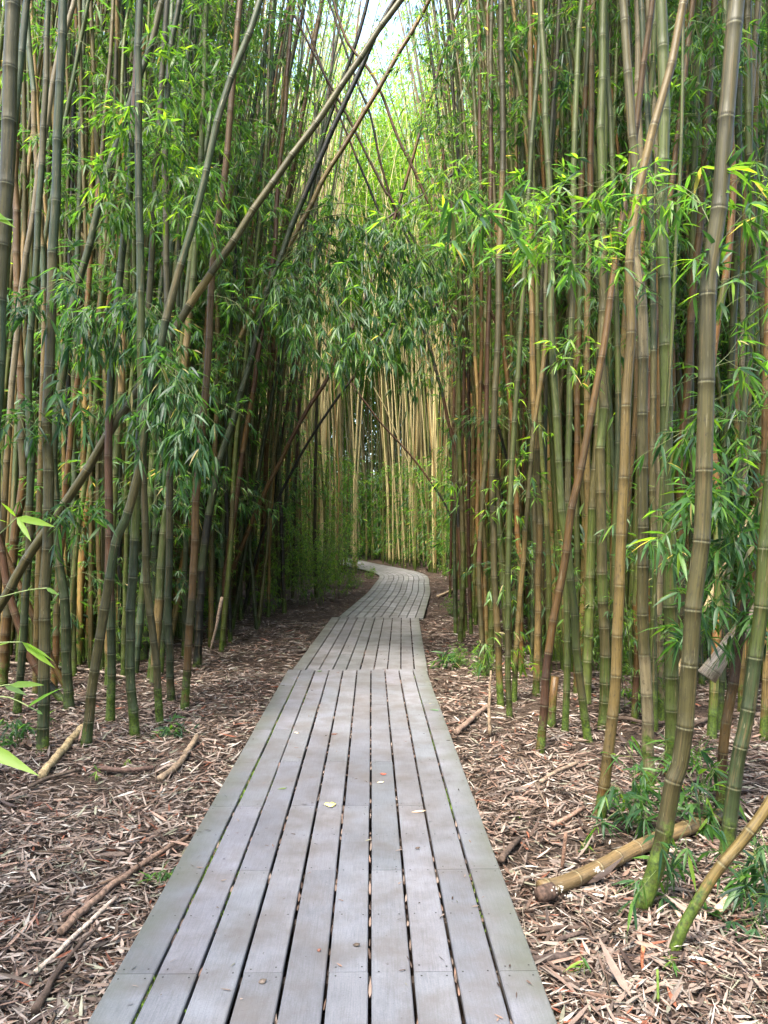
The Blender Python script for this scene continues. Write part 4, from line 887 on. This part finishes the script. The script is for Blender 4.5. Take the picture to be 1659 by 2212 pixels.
# leafy shoots close by, on the ground at the right, with larger leaves
def shoot(label, px, py, courses, tone=.3, ll=.15, n=5, w=7, tl=.14, group='low leafy shoots in the litter', k=5, col=(.09, .12, .04)):
    g = ground(px, py); root = thing('bamboo_shoot', label, 'leafy shoot', g, group); r = np.random.default_rng(int(px + py))
    for c in courses:
        W = [g] + [at(x, y, g[1] + dy) for x, y, dy in c]
        leafy_branch(root, W, r, n=n, tl=tl, ll=ll, tone=tone, detail=2, droop=.35, r=.003, k=k, fans=2, bcol=col)
    return root
shoot('dark green shoot growing between the golden tan stem and the thickest one', 1360, 1800, [[(1350,1720,0),(1325,1690,-.1)], [(1365,1700,0),(1370,1650,-.1),(1350,1610,-.2)], [(1380,1720,0),(1420,1660,-.2)], [(1370,1740,0),(1400,1770,-.3)], [(1340,1750,-.1),(1310,1770,-.2)], [(1370,1700,0),(1440,1620,0)]], .28, .15, 5)
shoot('dark green shoot at the foot of the thickest stem, hanging over the log', 1440, 1950, [[(1440,1850,0),(1420,1800,-.1)], [(1450,1860,0),(1480,1810,0)], [(1430,1870,-.1),(1400,1900,-.2)], [(1450,1850,0),(1500,1760,.1)]], .25, .14, 4)
shoot('leafy shoot behind the fallen log near the ringed olive stem', 1520, 1800, [[(1500,1700,0),(1470,1640,0)], [(1530,1690,0),(1560,1640,0)], [(1510,1720,0),(1540,1740,0)], [(1490,1730,0),(1450,1700,0)], [(1520,1700,0),(1510,1600,.1)]], .4, .16, 7)
shoot('dark leafy shoot at the right border in the lower right corner', 1690, 1960, [[(1640,1880,0),(1590,1870,0)], [(1640,1930,-.1),(1590,1960,-.2)], [(1650,1960,-.1),(1620,2010,-.3)], [(1660,1900,0),(1620,1820,0)], [(1670,1880,0),(1630,1760,.2)], [(1670,1900,.3),(1600,1840,.3)]], .2, .16, 7)
shoot('tiny shoot of three bright leaves right of the near boardwalk', 1262, 2118, [[(1262,2085,0)]], .75, .085, 2, tl=.03, k=3)
shoot('small bright tuft below the strongly leaning stem', 1452, 2105, [[(1455,2085,0)]], .7, .07, 2, tl=.03, k=4)
shoot('green tuft touching the left edge of the near boardwalk', 345, 1915, [[(340,1890,0)], [(350,1880,0),(360,1892,0)]], .5, .10, 4, tl=.05, k=4)
shoot('small bright green seedling in the litter left of the dark reddish stick', 210, 1688, [[(208,1670,0)]], .85, .07, 3, tl=.04, k=4)
shoot('pair of small bright leaves above the dark reddish stick', 278, 1655, [[(277,1645,0)]], .85, .07, 2, tl=.03, k=3)
shoot('bluish green tuft at the foot of the bowed tan stem on the left', 372, 1592, [[(365,1570,0)], [(380,1572,0),(395,1580,0)], [(360,1580,0),(345,1575,0)]], .2, .14, 5, tl=.1)
shoot('shaded tuft at the foot of the thick olive stem on the left', 40, 1615, [[(35,1560,0),(50,1545,0)], [(50,1570,0),(85,1560,0)], [(30,1580,0),(10,1560,0)]], .25, .15, 5)
shoot('small green tuft of two leaves beside the near right edge of the boardwalk', 1130, 1765, [[(1120,1752,0)]], .5, .10, 2, tl=.05, k=3)
shoot('small tuft of green blades above the fallen log on the right', 1265, 1845, [[(1270,1825,0)]], .55, .10, 3, tl=.05, k=4)
shoot('low tuft of pointed leaves at the right edge of the middle boardwalk', 965, 1445, [[(960,1410,0)], [(985,1415,0)], [(945,1425,0)]], .3, .17, 5, tl=.1)

# branch with very near bright leaves at the left border; its stem stands beside the picture
g = np.array([-1.55, 2.55, -.15]); root = thing('young_bamboo', 'young bamboo with bright leaves reaching in at the left border', 'bamboo shrub', g, None)
mb = MB(); r = np.random.default_rng(3); culm_mesh(mb, [g, g + [.02, 0, 1.0], g + [.05, 0, 2.2], g + [.25, 0, 3.4]], .011, .005, r, (.10, .14, .04), (.12, .16, .05), .3, 8, .15, .3, off=g); mb.build('culm', M_CULM, root)
def near_leaf(root, course, lvs, Y=2.3):
    W = [at(x, y, Y) - g for x, y in course]; b_, l_ = MB(), MB(); Qs, d = smooth_path(W); tube(b_, Qs[::3], .0018, 5, (.20, .24, .09))
    B = np.array([at(x0, y0, Y) - g for x0, y0, x1, y1, t in lvs]); E = np.array([at(x1, y1, Y - .05) - g for x0, y0, x1, y1, t in lvs]); L = np.linalg.norm(E - B, axis=1)
    c = np.array([DK * 1.2 + (BR * 1.2 - DK) * t for *_, t in lvs]); rr = np.random.default_rng(8)
    leaves(l_, B, E - B, L, L * .16, rr, .9, 2, .06, 0, c); b = b_.build('branch', M_TWIG, root); l_.build('leaves', M_LEAF, b)
near_leaf(root, [(-200,1300),(-60,1200),(0,1152),(36,1118)], [(36,1118,120,1132,1), (36,1118,68,1166,1), (34,1116,2,1082,.8), (20,1130,-40,1110,.9), (-60,1200,-10,1240,.8)])
near_leaf(root, [(-200,1340),(-80,1310),(0,1290),(60,1275),(105,1270)], [(100,1271,128,1282,.7), (60,1275,70,1262,.5)])
near_leaf(root, [(-200,1420),(-60,1395),(0,1388),(48,1387)], [(48,1387,120,1438,.95), (42,1386,44,1350,.35), (48,1387,118,1424,.8), (20,1388,-30,1400,.8)])
near_leaf(root, [(-200,1520),(-80,1500),(0,1482),(28,1478)], [(22,1480,96,1474,.9), (10,1482,60,1498,.5), (0,1484,-50,1480,.7)], 2.45)
near_leaf(root, [(-200,1600),(-80,1560),(0,1505),(90,1540)], [(80,1536,92,1540,.3), (-90,1590,86,1664,.9), (60,1528,135,1478,.15)], 2.2)
near_leaf(root, [(-120,980),(-60,960),(-30,480)], [(-50,440,34,485,.9), (-40,470,30,470,.5)], 2.3)

# things lying on the boardwalk
def deck_leaf(name, label, px, py, outline, c, group=None, h=.006, z0=0.0):
    d = ray(px, py); Y = (z0 + h - CAMZ) / d[2]; p = np.array([0, 0, CAMZ]) + d * Y
    V = np.array([(a, b, cz) for a, b, cz in outline], float); n = len(V); ctr = V.mean(0) + [0, 0, .004]
    root = MB(); root.add(np.concatenate([V, [ctr], V - [0, 0, .0015]]), [(i, i + n + 1, (i + 1) % n + n + 1, (i + 1) % n) for i in range(n)], [(n, i, (i + 1) % n) for i in range(n)], c)
    o = root.build(name, M_LITTER); o.location = tuple(p); tag(o, label, 'fallen leaf', group); return o
hs = .036
deck_leaf('fallen_leaf', 'yellow heart shaped leaf lying on the near boardwalk', 713, 1738, [(-.95*hs, .2*hs, .002), (-.7*hs, .75*hs, .004), (-.2*hs, .55*hs, 0), (.2*hs, .9*hs, .005), (.75*hs, .6*hs, .002), (.95*hs, .45*hs, .001), (.9*hs, -.1*hs, .005), (.55*hs, -.6*hs, .001), (.3*hs, -1.15*hs, .003), (-.1*hs, -.75*hs, 0), (-.6*hs, -.45*hs, .004)], (.62, .50, .16))
def blade(L, W, a, curl=.004):
    ca, sa = math.cos(a), math.sin(a); P = [(-L/2, 0, 0), (-L*.2, W/2, curl), (L*.2, W/2, curl), (L/2, 0, curl*1.5), (L*.2, -W/2, 0), (-L*.2, -W/2, 0)]
    return [(x*ca - y*sa, x*sa + y*ca, z) for x, y, z in P]
for lb, px, py, L, W, a, c in [
 ('small red leaf on the boardwalk, right of the yellow one', 828, 1672, .05, .012, -.5, (.30, .06, .035)),
 ('short tan leaf just below the small red leaf on the boardwalk', 822, 1690, .045, .010, .1, (.45, .34, .20)),
 ('tan curled leaf near the right edge of the boardwalk', 905, 1753, .085, .014, .15, (.42, .28, .18)),
 ('dark curled bit left of the centre on the farther part of the near boardwalk', 722, 1586, .055, .014, -.1, (.10, .045, .03)),
 ('thin green blade on the left planks of the near boardwalk', 610, 1704, .06, .006, .15, (.08, .11, .03)),
 ('green bit at the right edge board of the near boardwalk', 940, 1534, .10, .012, -.5, (.05, .10, .04)),
 ('dark round dropping on the planks at the lower left', 567, 2120, .030, .020, .3, (.10, .075, .06)),
 ('dark oblong dropping near the centre gap at the bottom', 770, 2041, .030, .014, -.2, (.05, .035, .025)),
 ('small reddish brown speck left of the centre gap', 689, 2053, .016, .010, .2, (.12, .05, .035)),
 ('dark oval speck on the right planks beyond the yellow leaf', 902, 1832, .026, .011, 0, (.06, .04, .03)),
 ('pale thin blade left of the small red leaf', 640, 1583, .07, .010, -.8, (.45, .36, .26)),
 ('green mossy crumb on the first step of the boardwalk', 690, 1450, .06, .022, 0, (.06, .10, .03)),
]: deck_leaf('fallen_leaf', lb, px, py, blade(L, W, a), c, 'small leaves and bits lying on the boardwalk')
print('THINGS', len([o for o in S.objects if o.parent is None]), 'OBJ', len(S.objects))
